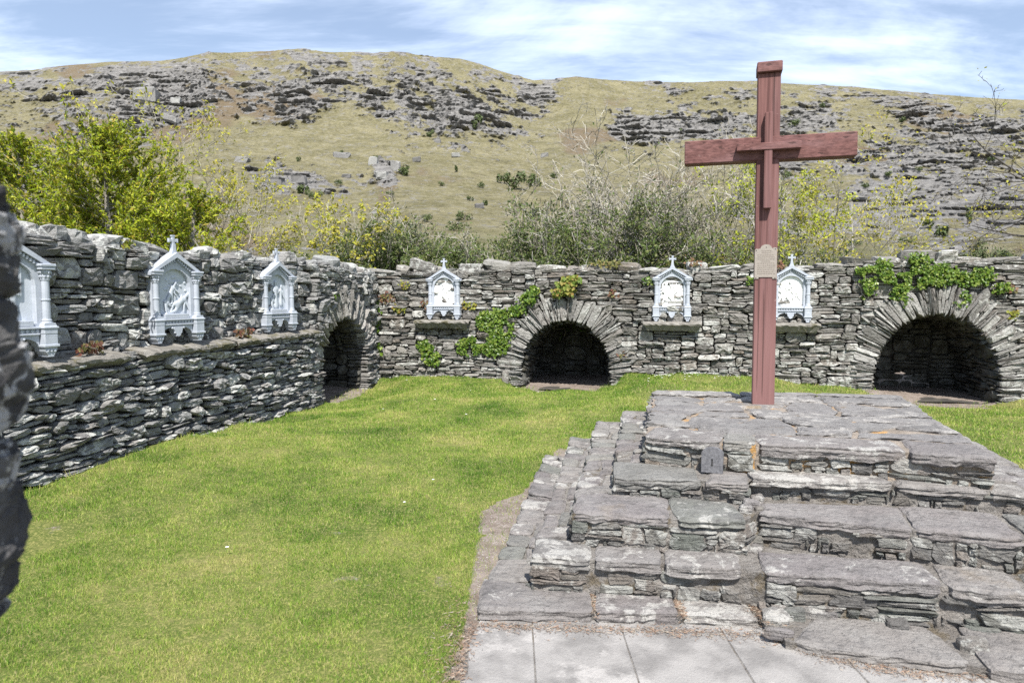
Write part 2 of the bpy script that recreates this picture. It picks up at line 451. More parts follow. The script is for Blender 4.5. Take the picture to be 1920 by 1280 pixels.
def grass_blade_mat():
    m, t = new_mat('grass_blade')
    P = t.pos(); r = t.n('ShaderNodeNewGeometry').outputs['Random Per Island']
    n = t.noise(P, 0.9, 4, 0.6); nf = t.noise(P, 5.5, 3, 0.6)
    f = t.math('ADD', t.math('SUBTRACT', t.math('MULTIPLY', n, 1.0), 0.175), t.math('ADD', t.math('MULTIPLY', nf, 0.35), t.math('MULTIPLY', t.math('SUBTRACT', r, 0.5), 0.34)))
    c = t.ramp(f, [(0.29, (0.055, 0.14, 0.014)), (0.40, (0.13, 0.265, 0.026)), (0.50, (0.235, 0.365, 0.05)), (0.60, (0.375, 0.45, 0.09)), (0.75, (0.53, 0.475, 0.20))])
    dead = t.step(t.math('FRACT', t.math('MULTIPLY', r, 13.7)), 0.86, 0.88)
    c = t.mix(t.math('MULTIPLY', dead, 0.85), c, (0.50, 0.42, 0.23))
    c = t.mix(t.math('MULTIPLY', t.step(t.math('FRACT', t.math('MULTIPLY', r, 5.3)), 0.8, 0.82), 0.6), c, (0.06, 0.11, 0.015))
    finish(t, c, 0.6, None, 0.2, c)
    return m
M_BLADE = grass_blade_mat()
def lawn_mat():
    m, t = new_mat('lawn_soil')
    P = t.pos()
    at = t.n('ShaderNodeAttribute', attribute_name='bare').outputs['Fac']
    n = t.noise(P, 0.9, 4, 0.6); nf = t.noise(P, 14, 4, 0.7)
    f = t.math('ADD', t.math('MULTIPLY', n, 0.6), t.math('MULTIPLY', nf, 0.4))
    g = t.ramp(f, [(0.35, (0.045, 0.07, 0.014)), (0.5, (0.10, 0.125, 0.03)), (0.62, (0.17, 0.165, 0.06)), (0.74, (0.24, 0.19, 0.11))])
    g = t.mix(t.math('MULTIPLY', t.step(t.noise(t.mapping(P, (1, .6, 1)), 75, 4, 0.75), .5, .62), .75), g, (0.30, 0.28, 0.10))
    g = t.mix(t.math('MULTIPLY', t.step(t.noise(P, 48, 4, 0.75), .55, .66), .7), g, (0.04, 0.06, 0.014))
    d = t.mix(t.step(t.noise(P, 7, 5, 0.7), 0.35, 0.7), (0.16, 0.13, 0.108), (0.255, 0.215, 0.188))
    d = t.mix(t.step(t.noise(P, 70, 3, 0.6), 0.6, 0.68), d, (0.42, 0.40, 0.38))
    edge = t.math('ADD', at, t.math('MULTIPLY', t.math('SUBTRACT', t.noise(P, 11, 4, 0.7), 0.5), 0.9))
    c = t.mix(t.step(edge, 0.4, 0.6), g, d)
    finish(t, c, 0.95, t.bump(t.noise(P, 55, 4, 0.7), 0.8, 0.02), 0.15)
    return m
M_LAWN = lawn_mat()
# ------------------------------------------------------------------ wall frames
class Wall:
    def __init__(s, O, D, N):
        s.O, s.D, s.N = np.array(O, float), np.array(D, float), np.array(N, float)
    def on(s, px, py, w=0.0):
        r = ray(px, py); O = s.O + s.N * w
        k, u = np.linalg.solve(np.array([[r[0], -s.D[0]], [r[1], -s.D[1]]]), O)
        return u, EYE + k * r[2]
    def P(s, u, v, w):
        u, v, w = np.broadcast_arrays(np.asarray(u, float), np.asarray(v, float), np.asarray(w, float))
        return np.stack([s.O[0] + u * s.D[0] + w * s.N[0], s.O[1] + u * s.D[1] + w * s.N[1], v], -1)
    def uw(s, x, y):
        dx, dy = x - s.O[0], y - s.O[1]
        return dx * s.D[0] + dy * s.D[1], dx * s.N[0] + dy * s.N[1]
BACK = Wall((-2.68, 13.2), (.97555, -.21979), (-.21979, -.97555))
LEFT = Wall((-3.0, 10.7), (.16472, .98634), (.98634, -.16472))
NEAR = Wall((-0.86, -0.7), (0.0, 1.0), (1.0, 0.0))
class Arch:
    def __init__(s, c, a, floor, spring, top, ring, depth):
        s.c, s.a, s.floor, s.spring, s.top, s.ring, s.depth = c, a, floor, spring, top, ring, depth
        s.b = top - spring
        t = np.linspace(np.pi, 0, 61)
        ex, ez = c + a * np.cos(t), spring + s.b * np.sin(t) ** 0.94
        zs = np.linspace(floor - 0.1, spring, 8)[:-1]
        s.pu = np.r_[np.full(7, c - a), ex, np.full(7, c + a)]
        s.pv = np.r_[zs, ez, zs[::-1]]
        nx, nz = np.cos(t) / a, np.sin(t) / s.b
        l = np.hypot(nx, nz)
        s.nu = np.r_[np.full(7, -1.0), nx / l, np.full(7, 1.0)]
        s.nv = np.r_[np.zeros(7), nz / l, np.zeros(7)]
        s.s = np.r_[0, np.cumsum(np.hypot(np.diff(s.pu), np.diff(s.pv)))]
    def at(s, q, r):
        f = lambda a: np.interp(q, s.s, a)
        return f(s.pu) + f(s.nu) * r, f(s.pv) + f(s.nv) * r
    def half(s, v, grow):
        a, b = s.a + grow, s.b + grow
        t = np.clip((np.asarray(v, float) - s.spring) / b, 0, 1)
        return np.where(np.asarray(v) > s.spring + b, 0.0, a * np.sqrt(1 - t * t))
A_MID = Arch(3.74, 0.83, -0.16, 0.14, 1.16, 0.42, 1.9)
A_RIGHT = Arch(9.82, 0.93, -0.16, 0.2, 1.32, 0.45, 1.7)
A_LEFT = Arch(0.95, 0.93, -0.14, 0.42, 1.24, 0.40, 1.5)

# ------------------------------------------------------------------ ground heights
_gp = []
for px, v in ((700, .02), (780, .06), (860, .08), (930, .06), (985, -.10), (1020, -.165), (1060, -.175), (1100, -.165), (1140, -.03), (1185, .22),
              (1300, .25), (1400, .22), (1560, .11), (1630, 0.06), (1690, -.14), (1750, -.16), (1850, -.16), (1880, -.10), (1915, -.03)):
    u, _ = BACK.on(px, 700); p = BACK.P(u, v, 0.05); _gp.append((p[0], p[1], v))
for px, v in ((600, -.09), (500, -.04), (400, .06), (300, .12), (200, .11), (100, .09), (40, .08), (620, -.14), (655, -.14), (688, -.12)):
    u, _ = LEFT.on(px, 760); p = LEFT.P(u, v, 0.05); _gp.append((p[0], p[1], v))
for p in ((-1, 4, 0), (0, 5, 0), (-2, 6, 0.03), (-.5, 8, 0), (-2.2, 8.5, 0.02), (0.3, 10.2, 0.03), (-1.5, 10.5, 0.03), (4, 9, .05), (2, 9.5, .08), (2.6, 10.8, .2), (1.0, 11.3, .03), (5.5, 8, 0), (6.5, 9, -.04), (1, 2, 0), (3, 2, 0),
          (-3, 3, .05), (-4.5, 2.5, .08), (8, 6, 0), (0, 0, 0), (-1, 12.2, .05), (1.15, 11.7, -.08), (6.2, 9.9, -.1), (4, 5, 0), (2, 6, 0), (1.6, 7.4, 0.02)): _gp.append(p)
_gp = np.array(_gp)
def gz(x, y):
    x = np.asarray(x, float); y = np.asarray(y, float)
    d2 = (x[..., None] - _gp[:, 0]) ** 2 + (y[..., None] - _gp[:, 1]) ** 2 + 0.02
    w_ = d2 ** -1.9
    return (w_ * _gp[:, 2]).sum(-1) / w_.sum(-1) + 0.012 * n2(x * 1.3, y * 1.3, 5, 2)
def in_poly(x, y, poly):
    x = np.asarray(x, float); y = np.asarray(y, float); c = np.zeros(x.shape, bool)
    j = len(poly) - 1
    for i in range(len(poly)):
        xi, yi = poly[i]; xj, yj = poly[j]
        c ^= ((yi > y) != (yj > y)) & (x < (xj - xi) * (y - yi) / (yj - yi + 1e-12) + xi)
        j = i
    return c

# ------------------------------------------------------------------ platform outline, tier by tier (front edge points, left to right)
TZ = [0.075, 0.27, 0.45, 0.572, 0.752]
FRONT_PX = [
    [(893, 1140), (1112, 1143), (1425, 1152), (1470, 1196), (1838, 1246)],
    [(995, 1040), (1240, 1052), (1392, 1062), (1437, 1072), (1768, 1096)],
    [(1070, 958), (1255, 970), (1400, 974), (1423, 958), (1710, 990)],
    [(1148, 890), (1318, 897), (1405, 905), (1409, 892), (1672, 904)],
    [(1207, 814), (1350, 826), (1419, 831), (1423, 828), (1640, 838), (1872, 855)]]
FR = np.array([0.961, -0.276]); BK = np.array([0.225, 0.974])
FRONT = []
for k in range(5):
    L = [at_z(px, py, TZ[k])[:2] for px, py in FRONT_PX[k]]
    if k < 4: L.append(L[-1] + FR * (1.7 - 0.33 * k))
    FRONT.append(np.array(L))
T4BL, T4BR = at_z(1222, 733, TZ[4])[:2], at_z(1692, 741, TZ[4])[:2]
LEFTLINE = []
for k in range(5):
    a = FRONT[k][0]
    end = T4BL + (np.array([-0.24, 0.1]) * (4 - k))
    n = 9
    t = np.linspace(0, 1, n)[:, None]
    LEFTLINE.append(a + (end - a) * t)
RIGHTLINE = []
for k in range(5):
    a = FRONT[k][-1]; end = T4BR + np.array([0.27, 0.08]) * (4 - k)
    t = np.linspace(0, 1, 9)[:, None]
    RIGHTLINE.append(a + (end - a) * t)
def outline(k):
    return np.concatenate([FRONT[k], RIGHTLINE[k][1:], LEFTLINE[k][::-1][:-1]])
PLAT_POLY = outline(0)
PATH_POLY = np.array([at_z(852, 1290, 0)[:2], at_z(872, 1200, 0)[:2], at_z(900, 1168, 0)[:2], (0.5, 3.32), (3.9, 2.4), (3.9, -3.0), (-0.35, -3.0), (-0.33, 1.5)])
DIRT = np.array([at_z(*p, 0)[:2] for p in ((842, 1278), (868, 1200), (882, 1120), (897, 1040), (908, 958), (935, 942), (975, 930), (1010, 890), (1048, 842), (1095, 845), (1000, 1000), (940, 1200), (930, 1280))])
def bare_mask(x, y):
    """1 on bare earth: the trodden strip beside the plinth and the chamber floors"""
    b = in_poly(x + 0.03 * n2(x * 6, y * 6, 3), y + 0.05 * n2(x * 6, y * 6, 4), DIRT).astype(float)
    for W_, arches in ((BACK, (A_MID, A_RIGHT)), (LEFT, (A_LEFT,))):
        u, w_ = W_.uw(x, y)
        for a in arches:
            nn = 0.05 * n2(x * 7, y * 7, 9)
            b = np.maximum(b, ((np.abs(u - a.c) < a.a * 1.06) & (w_ < 0.16 + nn - 0.14 * ((u - a.c) / a.a) ** 2)).astype(float))
    u, w_ = BACK.uw(x, y)
    b = np.maximum(b, ((np.abs(u - 9.6) < 0.9) & (w_ > 0) & (w_ < 0.42 + 0.08 * n2(x * 5, y * 5, 8))).astype(float))
    # scuffed spots in the turf
    b = np.maximum(b, 0.42 * sstep(0.30, 0.6, n2(x * 1.7, y * 2.4, 31, 4)) * (y < 7))
    return b

# ------------------------------------------------------------------ ground, lawn, path
def grid_mesh(xs, ys, zf):
    X, Y = np.meshgrid(xs, ys)
    V = np.stack([X.ravel(), Y.ravel(), zf(X.ravel(), Y.ravel())], 1)
    nx, ny = len(xs), len(ys)
    i = (np.arange(ny - 1)[:, None] * nx + np.arange(nx - 1)[None]).ravel()
    return V, np.stack([i, i + 1, i + nx + 1, i + nx], 1)
M_FAR = simple_mat('rough_pasture', (0.13, 0.14, 0.04), (0.20, 0.18, 0.07), 0.4, 0.95, 0.6, 6)
gv, gf = grid_mesh(np.linspace(-3000, 3000, 41), np.linspace(-3000, 3000, 41), lambda x, y: np.full(x.shape, -0.9))
tag(obj('ground', gv, gf, M_FAR, center=False), kind='structure')
lv, lf = grid_mesh(np.arange(-6.2, 10.6, 0.055), np.arange(-3, 16.2, 0.055), gz)
ln_o = obj('lawn', lv, lf, M_LAWN, smooth=True, center=False)
tag(ln_o, kind='structure')
at_ = ln_o.data.attributes.new('bare', 'FLOAT', 'POINT')
bm_ = bare_mask(lv[:, 0], lv[:, 1]); at_.data.foreach_set('value', bm_.astype(np.float32))

def path_slab(poly, z0, z1, seed):
    """a cast slab: gently uneven top, worn edge"""
    poly = np.asarray(poly, float)
    pts = []
    for a, b in zip(poly, np.roll(poly, -1, 0)):
        k = max(2, int(np.linalg.norm(b - a) / 0.05))
        pts.append(a + (b - a) * np.linspace(0, 1, k, endpoint=False)[:, None])
    pts = np.concatenate(pts); c = pts.mean(0); n = len(pts)
    nz = n2(pts[:, 0] * 9, pts[:, 1] * 9, seed)
    dirn = (pts - c) / (np.linalg.norm(pts - c, axis=1)[:, None] + 1e-9)
    ring0 = pts + dirn * 0.004 * nz[:, None]
    rings = [np.c_[ring0, np.full(n, z0)], np.c_[ring0, np.full(n, z1 - 0.006)], np.c_[ring0 - dirn * 0.007, np.full(n, z1)]]
    for s_ in (0.66, 0.33):
        p = c + (ring0 - c) * s_
        rings.append(np.c_[p, z1 + 0.004 * n2(p[:, 0] * 3, p[:, 1] * 3, seed + 1)])
    V = np.concatenate(rings + [[[*c, z1]]])
    i = np.arange(n); j = (i + 1) % n
    Q = np.concatenate([np.stack([i + r * n, j + r * n, j + (r + 1) * n, i + (r + 1) * n], 1) for r in range(4)])
    return V, [Q, np.stack([i + 4 * n, j + 4 * n, np.full(n, 5 * n)], 1)]
path = empty('path', (0.6, 2.4, 0), kind='structure')
mb = MB().add(np.c_[PATH_POLY, np.full(len(PATH_POLY), 0.0145)] + np.array([0.02, -0.02, 0]), [np.arange(len(PATH_POLY))[None, ::-1]])
tag(mb.obj('joint_sand', M_MORTAR, path), kind='stuff')
xs = [-0.36, 0.10, 0.535, 1.02, 1.5, 2.0, 2.5, 3.0, 3.5]
for r, (y0, y1) in enumerate(((-3, -0.6), (-0.6, 1.6), (1.6, 3.34))):
    for i in range(len(xs) - 1):
        x0, x1 = xs[i] + 0.002, xs[i + 1] - 0.002
        f = lambda x: min(y1, 3.36 - 0.03 * x if x < 1.3 else 3.6 - 0.30 * x + 0.1) if r == 2 else y1
        poly = [(x0, y0 + 0.004), (x1, y0 + 0.004), (x1, f(x1) - 0.004), (x0, f(x0) - 0.004)]
        if i == 0:
            lx = {0: (-0.34, -0.33), 1: (-0.33, -0.29), 2: (-0.29, -0.16)}[r]
            m = np.array([(lx[0] + (lx[1] - lx[0]) * t ** 1.5 + 0.02 * math.sin(t * 17 + r), y0 + (f(x0) - y0) * t) for t in np.linspace(1, 0, 8)])
            poly = [(x1, y0), (x1, f(x1))] + [tuple(p) for p in m]
        V, Pp = path_slab(poly, -0.08, 0.018, 100 + i + 20 * r)
        obj('paving_slab', V, Pp, M_PATH, path)

# ------------------------------------------------------------------ stones
def stone_shape(u0, u1, v0, v1, R, proud, back, power=3.0, n=12, gap=0.004, tilt=0.03, jag=0.05):
    cu, cv_ = (u0 + u1) / 2, (v0 + v1) / 2
    a, b = max((u1 - u0) / 2 - gap, 0.006), max((v1 - v0) / 2 - gap, 0.005)
    th = (np.arange(n) + R.uniform(0, 1)) * 2 * np.pi / n
    c, s_ = np.cos(th), np.sin(th)
    x = a * np.sign(c) * np.abs(c) ** (2 / power); y = b * np.sign(s_) * np.abs(s_) ** (2 / power)
    k = 1 + R.normal(0, jag, n); x *= k; y *= k
    y += R.normal(0, 0.10) * b * x / a; x += R.normal(0, 0.12) * a * y / b
    x += R.normal(0, 0.10) * (y ** 2) / b * a / b * 0.3
    t = R.normal(0, tilt); x, y = x - y * t, y + x * t
    sc1 = R.uniform(0.90, 0.965)
    tw = R.normal(0, 0.28, 2) * proud
    f = lambda xx, yy: tw[0] * xx / a + tw[1] * yy / b
    r1 = np.c_[x, y, np.full(n, 0.0) + R.normal(0, 0.12, n) * proud - 0.15 * proud]
    x2, y2 = x * sc1 * (1 + R.normal(0, 0.03, n)), y * sc1 * (1 + R.normal(0, 0.05, n))
    r2 = np.c_[x2, y2, proud * (0.84 + R.normal(0, 0.15, n)) + f(x2, y2)]
    x3, y3 = x * 0.5 + R.normal(0, 0.06, n) * a, y * 0.5 + R.normal(0, 0.07, n) * b
    r3 = np.c_[x3, y3, proud * (1.0 + R.normal(0, 0.16, n)) + f(x3, y3)]
    r0 = np.c_[x * 0.9, y * 0.9, np.full(n, -back)]
    V = np.concatenate([r0, r1, r2, r3, [[R.normal(0, .1) * a, R.normal(0, .1) * b, proud * (1.02 + R.normal(0, 0.1))]]])
    V[:, 0] += cu; V[:, 1] += cv_
    i = np.arange(n); j = (i + 1) % n
    Q = np.concatenate([np.stack([i + r * n, j + r * n, j + (r + 1) * n, i + (r + 1) * n], 1) for r in range(2)])
    T = np.concatenate([np.stack([i + 2 * n, j + 2 * n, j + 3 * n], 1), np.stack([i + 2 * n, j + 3 * n, i + 3 * n], 1),
                        np.stack([i + 3 * n, j + 3 * n, np.full(n, 4 * n)], 1)])
    return V, [Q, T]

def pack(u0, u1, vb, vt, R, thin=(.026, .062), mid=(.062, .105), big=(.11, .20), pw=(0.62, 0.27, 0.11), lmax=0.5, scale=1.0):
    """dry-stone coursing: always lay the next stone on the lowest stretch of the rising wall top"""
    du = 0.02
    n = int((u1 - u0) / du)
    uu = u0 + du * (np.arange(n) + 0.5)
    H = np.array([vb(u) for u in uu]) + R.uniform(-.02, .02, n)
    top = np.array([vt(u) for u in uu])
    out = []
    guard = 0
    while guard < 20000:
        guard += 1
        act = np.where(H < top - 0.015, H, 99)
        i = int(np.argmin(act))
        if act[i] > 90: break
        lo = hi = i
        tol = 0.02
        while lo > 0 and H[lo - 1] < H[i] + tol and H[lo - 1] < top[lo - 1]: lo -= 1
        while hi < n - 1 and H[hi + 1] < H[i] + tol and H[hi + 1] < top[hi + 1]: hi += 1
        seg = (hi - lo + 1) * du
        q = R.random()
        if q < pw[0]:
            h = R.uniform(*thin); L = R.uniform(0.12, lmax)
        elif q < pw[0] + pw[1]:
            h = R.uniform(*mid); L = h * R.uniform(2.0, 5.0)
        else:
            h = R.uniform(*big); L = h * R.uniform(1.2, 2.2)
        h *= scale; L *= scale
        if seg < 0.09:
            h = min(h, 0.045); 
        m = max(1, int(round(min(L, seg) / du)))
        if (hi - lo + 1) - m < 5: m = hi - lo + 1
        if m * du > 0.75: m = int(0.6 / du)
        s0 = lo if R.random() < 0.5 else hi - m + 1
        sl = slice(s0, s0 + m)
        b = H[sl].mean(); h = min(h, max(top[sl].mean() - b + 0.02, 0.025))
        out.append((u0 + s0 * du, u0 + (s0 + m) * du, b, b + h))
        H[sl] = b + h
    return out
def trim(stones, arches, grow):
    out = []
    for (a, b, c, d) in stones:
        iv = [(a, b)]
        for A in arches:
            hw = float(A.half((c + d) / 2, A.ring * grow))
            if hw <= 0: continue
            x0, x1 = A.c - hw, A.c + hw; nv = []
            for p, q in iv:
                if q <= x0 or p >= x1: nv.append((p, q)); continue
                if p < x0: nv.append((p, x0 + 0.01))
                if q > x1: nv.append((x1 - 0.01, q))
            iv = nv
        for p, q in iv:
            if q - p > 0.03: out.append((p, q, c, d))
    return out

def emit(parent, name, items, mat, limit=300, smooth=False, stuff_name=None):
    """items: (V world, polys, seen size). The largest in view become objects; the rest one stuff part."""
    items.sort(key=lambda t: -t[2])
    for V, P, _ in items[:limit]:
        obj(name, V, P, mat, parent, smooth)
    rest = items[limit:]
    if rest:
        mb = MB()
        for V, P, _ in rest: mb.add(V, P)
        o = mb.obj(stuff_name or ('small_' + name + 's'), mat, parent, smooth)
        tag(o, kind='stuff')

def wall_items(W_, stones, R, wf, lens=False, proud=(0.02, 0.055), back=0.13):
    items = []
    for (a, b, c, d) in stones:
        ar = (b - a) * (d - c)
        n = 10 if ar < 0.012 else (12 if ar < 0.03 else 16)
        p = R.uniform(*proud) * (0.6 if d - c < 0.05 else 1.0) * (1.25 if d - c > 0.11 else 1)
        V, P = stone_shape(a, b, c, d, R, p, back, R.uniform(1.9, 3.0) if lens else R.uniform(2.8, 7.0), n,
                           0.003 if not lens else 0.004, 0.05 if lens else 0.025)
        uc, vc = (a + b) / 2, (c + d) / 2
        off = float(wf(uc, vc)) + R.normal(0, 0.012)
        X = W_.P(V[:, 0], V[:, 1] + 0.022 * n2(V[:, 0] * 0.8, V[:, 1] * 0.9, 77, 2), V[:, 2] + off)
        items.append((X, P, seen_size(W_.P(uc, vc, 0), ar)))
    return items

def voussoirs(W_, A, R, wf, proud=0.05):
    items = []; q = 0.05; L = A.s[-1] - 0.05
    while q < L:
        t = R.uniform(.018, .042) if R.random() < .85 else R.uniform(.06, .12)
        t = min(t, L - q + 0.02)
        frac = (q + t / 2) / A.s[-1]
        ln_ = A.ring * (0.86 + 0.14 * math.sin(math.pi * frac)) + R.normal(0, 0.065)
        pr = R.uniform(.006, proud)
        r0 = R.uniform(-0.02, 0.012)
        V, P = stone_shape(r0, ln_, q, q + t, R, pr, 0.34, R.uniform(3.0, 6.0), 14, 0.002, 0.05, 0.035)
        if R.random() < 0.3 and t < 0.06:      # some are two short slates end to end
            mid_ = ln_ * R.uniform(.45, .65)
            V, P = stone_shape(r0, mid_, q, q + t, R, pr, 0.34, 4, 12, 0.002, 0.05, 0.035)
            V2, P2 = stone_shape(mid_, ln_, q, q + t, R, pr, 0.3, 4, 10, 0.002, 0.05, 0.035)
            u, v = A.at(V2[:, 1], V2[:, 0])
            off = float(wf(u.mean(), v.mean()))
            items.append((W_.P(u, v, V2[:, 2] + off), P2, seen_size(W_.P(u.mean(), v.mean(), 0), t * ln_ / 2)))
        u, v = A.at(V[:, 1], V[:, 0])
        off = float(wf(u.mean(), v.mean()))
        items.append((W_.P(u, v, V[:, 2] + off), P, seen_size(W_.P(u.mean(), v.mean(), 0), t * ln_)))
        q += t
    return items

def chamber(W_, A, R, parent):
    """stone lining of the barrel-vaulted cell behind an arch, and the shell around it"""
    mb = MB()
    S = A.s[-1]
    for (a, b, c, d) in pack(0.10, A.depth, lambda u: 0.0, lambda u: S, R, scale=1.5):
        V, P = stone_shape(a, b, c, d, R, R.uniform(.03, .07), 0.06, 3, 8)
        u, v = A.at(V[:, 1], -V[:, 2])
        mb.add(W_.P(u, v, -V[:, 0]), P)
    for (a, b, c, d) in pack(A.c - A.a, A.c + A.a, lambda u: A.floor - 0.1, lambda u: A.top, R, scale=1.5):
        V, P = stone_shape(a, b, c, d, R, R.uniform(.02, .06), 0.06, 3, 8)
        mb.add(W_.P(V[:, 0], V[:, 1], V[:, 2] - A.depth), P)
    tag(mb.obj('vault_lining', M_VAULT_SHADED, parent), kind='stuff')
    fl, ff = grid_mesh(np.linspace(A.c - A.a - .05, A.c + A.a + .05, 14), np.linspace(0.12, A.depth, 12), lambda x, y: -0.135 + 0.03 * n2(x * 6, y * 6, 66, 3))
    tag(obj('earth_floor_shaded', W_.P(fl[:, 0], fl[:, 2], -fl[:, 1]), [ff], M_CORE, parent), kind='stuff')  # dark earth sheet over the soil, painting in the shade of the cell
    sh = MB(); m = len(A.pu)
    q = A.s
    u, v = A.at(q, 0.05)
    V = np.concatenate([W_.P(u, v, -0.2), W_.P(u, v, -A.depth - 0.05)])
    i = np.arange(m - 1)
    sh.add(V, [np.stack([i, i + 1, i + 1 + m, i + m], 1)])
    cV = np.concatenate([W_.P(u, v, -A.depth - 0.04), [W_.P(A.c, A.spring, -A.depth - 0.04)]])
    sh.add(cV, [np.stack([i, i + 1, np.full(m - 1, m)], 1)])
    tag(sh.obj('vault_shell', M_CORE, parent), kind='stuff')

def core(W_, u0, u1, zb, zt, wfront, wback, arches, parent):
    us = np.unique(np.r_[np.arange(u0, u1, 0.08), [A.c + s_ * (A.a + 0.06) for A in arches for s_ in (-1, 1)], u1])
    mb = MB()
    for a, b in zip(us[:-1], us[1:]):
        m = (a + b) / 2; z0 = zb
        for A in arches:
            if abs(m - A.c) < A.a + 0.05: z0 = float(np.interp(m, A.pu[7:-7], A.pv[7:-7])) + 0.09
        zs = [z0] + [z for z in (1.06,) if z > z0 + .05] + [zt(m)]
        for c, d in zip(zs[:-1], zs[1:]):
            f0 = wfront(m, (c + d) / 2)
            V = np.concatenate([W_.P(np.array([a, b, b, a, a, b, b, a]), np.array([c, c, d, d, c, c, d, d]), np.array([f0] * 4 + [wback] * 4))])
            mb.add(V, [np.array([(0, 1, 2, 3), (5, 4, 7, 6), (3, 2, 6, 7), (1, 0, 4, 5), (0, 3, 7, 4), (2, 1, 5, 6)])])
    tag(mb.obj('earth_core', M_CORE, parent), kind='stuff')

def boulder(c, size, R, flat=1.0, n=9, m=6, rough=0.12, D=np.array([1.0, 0]), sq=2.6):
    """an uneven rounded rock, sitting with its base at c"""
    th = np.linspace(0, 2 * np.pi, n, endpoint=False) + R.uniform(0, 1)
    V = []
    for k in range(m):
        ph = -np.pi / 2 + np.pi * (k + 0.5) / m
        rr = np.abs(np.cos(ph)) ** (2 / sq); z = np.sign(np.sin(ph)) * np.abs(np.sin(ph)) ** (2 / sq)
        V.append(np.c_[rr * np.sign(np.cos(th)) * np.abs(np.cos(th)) ** (2 / sq), rr * np.sign(np.sin(th)) * np.abs(np.sin(th)) ** (2 / sq), np.full(n, z)])
    V = np.concatenate(V + [[[0, 0, -1.0], [0, 0, 1.0]]])
    V *= (1 + rough * 1.4 * fbm(V * 1.1 + R.uniform(0, 90, 3), 3, 3))[:, None]
    V += R.normal(0, rough * 0.28, V.shape) * (1.0 if n < 30 else 0.15)
    V = V * np.array(size) / 2
    tl = R.normal(0, 0.10, 2); V[:, 2] += V[:, 0] * tl[0] + V[:, 1] * tl[1]
    V[:, 2] -= V[:, 2].min() * 0.9
    E_ = np.array([-D[1], D[0]])
    X = np.c_[c[0] + V[:, 0] * D[0] + V[:, 1] * E_[0], c[1] + V[:, 0] * D[1] + V[:, 1] * E_[1], c[2] + V[:, 2]]
    i = np.arange(n); j = (i + 1) % n
    Q = np.concatenate([np.stack([i + k * n, j + k * n, j + (k + 1) * n, i + (k + 1) * n], 1) for k in range(m - 1)])
    T = np.concatenate([np.stack([j, i, np.full(n, m * n)], 1), np.stack([i + (m - 1) * n, j + (m - 1) * n, np.full(n, m * n + 1)], 1)])
    return X, [Q, T]

def ledge_slab(W_, u0, u1, R, parent, z_front, z_back, w_front, w_back, drop=0.10, taper=0.08):
    """a weathered shelf slab: sloping top, rounded nose, chamfered underside, undercut ends"""
    n = max(6, int((u1 - u0) / 0.05))
    U = np.linspace(u0, u1, n)
    prof = [(w_back, z_back), (w_front - 0.03, z_front + 0.012), (w_front, z_front - 0.012), (w_front - 0.003, z_front - 0.035),
            (w_front - 0.02, z_front - 0.045), (w_front - 0.075, z_front - drop), (w_back, z_front - drop)]
    V = []
    for i, u in enumerate(U):
        e = min(i, n - 1 - i)
        for j, (pw_, pz) in enumerate(prof):
            uu = u
            if j >= 4: uu = u + (taper if i == 0 else -taper if i == n - 1 else 0)
            V.append(W_.P(uu, pz + R.normal(0, 0.005) - (0.006 if e == 0 else 0), pw_ + (R.normal(0, 0.006) if j else 0)))
    V = np.array(V); k = len(prof)
    Q = []
    for i in range(n - 1):
        for j in range(k):
            Q.append((i * k + j, i * k + (j + 1) % k, (i + 1) * k + (j + 1) % k, (i + 1) * k + j))
    P = [np.array(Q), np.array([list(range(k))[::-1], [(n - 1) * k + j for j in range(k)]])]
    return obj('ledge', V, P, M_LEDGE, parent)

def coping(W_, u0, u1, ztop, R, wfront, depth, hs=(0.09, 0.24), ls=(0.22, 0.5)):
    items = []; u = u0
    while u < u1:
        L = R.uniform(*ls); h = min(R.uniform(*hs), L * 0.62)
        if R.random() < 0.25: h *= 0.55; L *= 1.25
        dpt = R.uniform(0.3, 0.45)
        c = W_.P(u + L / 2, ztop(u + L / 2) - 0.045, wfront(u) - dpt / 2 + R.uniform(-.02, .03))
        V, P = boulder(c, (L * 1.02, dpt, h * 1.15), R, D=W_.D, rough=0.19, sq=R.uniform(2.8, 6.0), n=12, m=7)
        items.append((V, P, seen_size(c, L * h)))
        if R.random() < 0.5:
            c2 = W_.P(u + L / 2, ztop(u) - 0.05, wfront(u) - 0.6 - R.uniform(0, 0.2))
            V, P = boulder(c2, (L, 0.4, h), R, D=W_.D)
            items.append((V, P, seen_size(c2, L * h) * 0.3))
        u += L * R.uniform(0.93, 1.04)
    return items

# ---------------- the long wall with the ledge
R = np.random.default_rng(11)
lw = empty('stone_wall', LEFT.P(-3, 0, -0.3), 'long grey dry-stone wall with a concrete ledge, ending in a narrow dark arch', 'wall')
REC = 0.17
def lw_off(u, v):
    r = REC * (1 - sstep(-0.35, 0.05, u)) if v > 1.07 else 0.05 * (1 - sstep(-0.4, 0.1, u)) * (v - 1.0) * -0.6
    return -(r if v > 1.07 else 0) + 0.05 * n2(u * 0.5, v * 0.8, 21, 2) - 0.03 * max(v, 0) * (1 if v < 1.07 else 0.4)
lw_top = lambda u: 2.08 + 0.05 * float(n2(u * 0.7, 0.0, 40)) + 0.05 * float(sstep(-3, -6, u)) - 0.09 * float(sstep(0.3, 2.0, u))
low = pack(-7.5, 2.5, lambda u: float(gz(*LEFT.P(u, 0, 0.05)[:2])) - 0.12, lambda u: 1.03 if u < -0.12 else 1.06, R,
           thin=(.03, .06), mid=(.06, .10), big=(.11, .16), pw=(0.58, 0.34, 0.08), lmax=0.48)
upp = pack(-7.5, 2.5, lambda u: 1.05, lw_top, R, thin=(.03, .06), mid=(.065, .12), big=(.12, .21), pw=(0.52, 0.30, 0.18), lmax=0.36)
